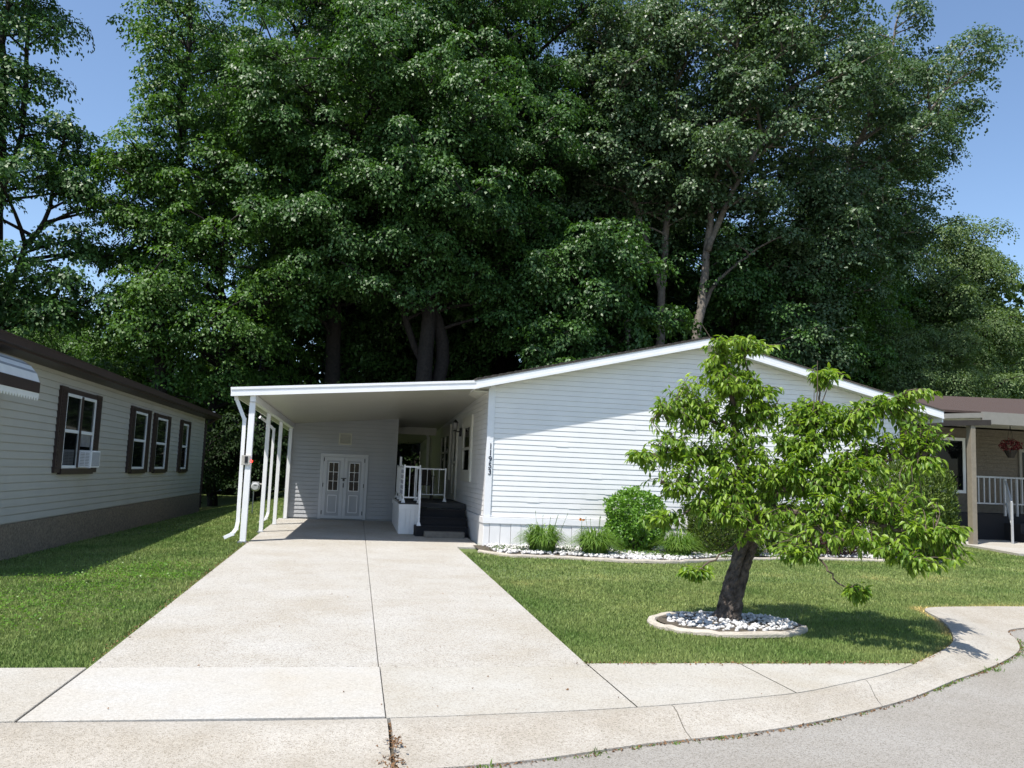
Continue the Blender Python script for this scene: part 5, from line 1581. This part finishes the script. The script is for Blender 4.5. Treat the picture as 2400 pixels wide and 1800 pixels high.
cw = grow('cottonwood_tree', 'wide cottonwood whose long pale limbs reach out into the open sky', G(20.4, 37.5), [
    ([(0, 0, -.3), (.3, 0, 5), (.9, 0, 9), (1.7, .1, 13), (3.2, .1, 17), (5.2, .1, 21), (6.6, 0, 26.5)], .32, .04),
    ([(.9, 0, 9), (2.4, .3, 11), (4.4, .5, 13), (7.4, .7, 15.8)], .17, .03),
    ([(1.3, 0, 11), (3.1, -.3, 14.6), (5.4, -.4, 17.6), (8.2, -.5, 21.2), (9.6, -.5, 24)], .17, .03),
    ([(.5, 0, 7), (-.5, .2, 10), (-1.2, .3, 15), (-1, .3, 21), (-.4, .3, 27)], .2, .03)], 5.0, 3.3, 150, POP, BG, 112, (.165, .145), 95, 1.0, rise=.4, sub=5, front=.3)
grow('cottonwood_tree', 'farther cottonwood whose crown thins out into the sky past the wide one', G(25.6, 42), [
    ([(0, 0, -.3), (.2, 0, 7), (.8, 0, 13), (1.6, 0, 19), (2.2, 0, 28)], .28, .05), ([(.4, 0, 9), (2, 0, 14), (4.2, 0, 19), (5.6, 0, 24)], .15, .03)], 6.0, 3.3, 96, POP, BG, 117, (.165, .145), 95, 1.0, rise=.5, sub=5)
grow('maple_tree', 'dark lower maple under the wide cottonwood', G(18.4, 39.5), [st(13, .2, (.5, 0), seed=13)], 2.2, 4.6, 62, MAP, BD, 113, (.18, .13), 105, 1.0, prof=wide)
mr = grow('maple_tree', 'fresh green maple beyond the gap between the white and tan roofs', G(23.6, 41), [st(13.5, .2, (.4, 0), seed=14)], 2.0, 4.6, 62, BRI, BD, 114, (.18, .13), 105, 1.0, prof=wide)
wl = grow('willow_tree', 'pale fine leaved willow with dark leaning limbs over the tan roof', G(28.0, 40.5), [
    ([(0, 0, -.3), (.3, 0, 2), (1.2, 0, 4.6), (2.6, 0, 7), (3.2, 0, 9.4)], .26, .04), ([(.3, 0, 2), (2.2, -.2, 3.2), (4.4, -.3, 4.6), (6, -.3, 6.4)], .16, .03), ([(.5, 0, 3), (-.2, 0, 6), (-.8, 0, 9.8)], .14, .03)], 2.6, 3.2, 84, PAL, BD, 115, (.14, .07), 150, .9, prof=wide, rise=.35)
grow('hazy_tree', 'grey green round topped tree showing furthest along above the tan roof', G(36.5, 48), [st(17.5, .3, (.4, 0), seed=16)], 3.0, 5.0, 84, PAL, BD, 116, (.18, .13), 120, 1.2, prof=wide)
# back rows, copies of the trees above
E_ = 'trees of the wood behind the houses'
for src, x_, y_, rz, s_, lab in (
    (ma, -5.0, 46, 1.1, 1.12, 'shadowed maple deep in the wood behind the bushy one'),
    (mc, 2.2, 45.5, 2.0, 1.0, 'shadowed tall maple deep in the wood behind the carport'),
    (ma, 7.6, 47, 2.6, 1.0, 'shadowed maple deep in the wood behind the porch gap'),
    (mbq, 12.4, 44.5, 3.6, 1.05, 'shadowed maple deep in the wood behind the cottonwood trunks'),
    (mc, 18.2, 46, 4.2, .80, 'shadowed maple deep in the wood behind the dark lower maple'),
    (mr, 24.5, 49, 1.0, 1.15, 'small maple far back behind the fresh green one'),
    (mr, 31.5, 47.5, 2.2, 1.05, 'green maple far back between willow and hazy tree'),
    (wl, 34.0, 43, 3.0, .95, 'second pale willow beyond the tan roof at the right edge'),
    (mr, -10.2, 43.5, 4.4, .72, 'low maple behind the beige house under the sky gap'),
    (md, -1.0, 42.5, 1.9, .9, 'low maple in deep shade behind the storage shed'),
    (md, 5.6, 42, 5.0, .9, 'low maple in deep shade behind the porch'),
    (mr, 29.5, 56, 5.2, 1.2, 'distant maple whose top closes the gap at the right'),
    (mr, -16.0, 46, .4, .6, 'distant low maple left of the sky gap'),
):
    copy_thing(src, G(x_, y_), rz, s_, lab, E_)
# trunk standing in the gap between shed and house
grow('oak_tree', 'thick dark trunk standing in the gap between shed and house', G(2.6, 35.5), [([(0, 0, -.3), (.05, 0, 4), (.1, .1, 9), (-.1, .2, 14), (0, .3, 18)], .46, .08)], 9, 4.0, 34, MAP, BD, 120, (.18, .125), 90, 1.1, sub=6)
# understory bushes
sb = None
for i, (x_, y_, s_, lab) in enumerate((
    (-6.6, 33.6, 1.0, 'dark bush at the back corner of the beige house'),
    (-3.9, 35.0, 1.25, 'dark bush behind the round meter'),
    (-9.5, 33.2, 1.1, 'dark bush hidden behind the beige roof'),
    (-.6, 34.6, 1.3, 'dark bush behind the storage shed'),
    (4.6, 36.0, 1.4, 'dark bush behind the porch gap'),
    (7.6, 36.2, 1.3, 'dark bush behind the left roof slope'),
    (11.8, 36.6, 1.3, 'dark bush at the foot of the grey trunks'),
    (16.9, 37.0, 1.5, 'dark bush right of the forked trunk'),
    (20.4, 35.6, 1.4, 'dark bush behind the right roof slope'),
    (24.6, 36.6, 1.6, 'dark bush between the white and tan roofs'),
    (29.4, 37.2, 1.6, 'dark bush behind the tan roof'),
    (34.0, 38.2, 1.6, 'dark bush at the right end of the tan roof'))):
    if sb is None:
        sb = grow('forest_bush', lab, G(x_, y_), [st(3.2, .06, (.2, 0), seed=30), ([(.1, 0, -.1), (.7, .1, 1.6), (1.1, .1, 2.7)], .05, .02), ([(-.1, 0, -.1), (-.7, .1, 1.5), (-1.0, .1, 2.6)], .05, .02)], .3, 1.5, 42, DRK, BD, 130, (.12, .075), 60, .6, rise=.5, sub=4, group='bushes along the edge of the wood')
        sb['category'] = 'bush'
    else:
        copy_thing(sb, G(x_, y_), i * 1.7, (s_ * 1.2, s_, s_), lab)
# the mass of the wood behind
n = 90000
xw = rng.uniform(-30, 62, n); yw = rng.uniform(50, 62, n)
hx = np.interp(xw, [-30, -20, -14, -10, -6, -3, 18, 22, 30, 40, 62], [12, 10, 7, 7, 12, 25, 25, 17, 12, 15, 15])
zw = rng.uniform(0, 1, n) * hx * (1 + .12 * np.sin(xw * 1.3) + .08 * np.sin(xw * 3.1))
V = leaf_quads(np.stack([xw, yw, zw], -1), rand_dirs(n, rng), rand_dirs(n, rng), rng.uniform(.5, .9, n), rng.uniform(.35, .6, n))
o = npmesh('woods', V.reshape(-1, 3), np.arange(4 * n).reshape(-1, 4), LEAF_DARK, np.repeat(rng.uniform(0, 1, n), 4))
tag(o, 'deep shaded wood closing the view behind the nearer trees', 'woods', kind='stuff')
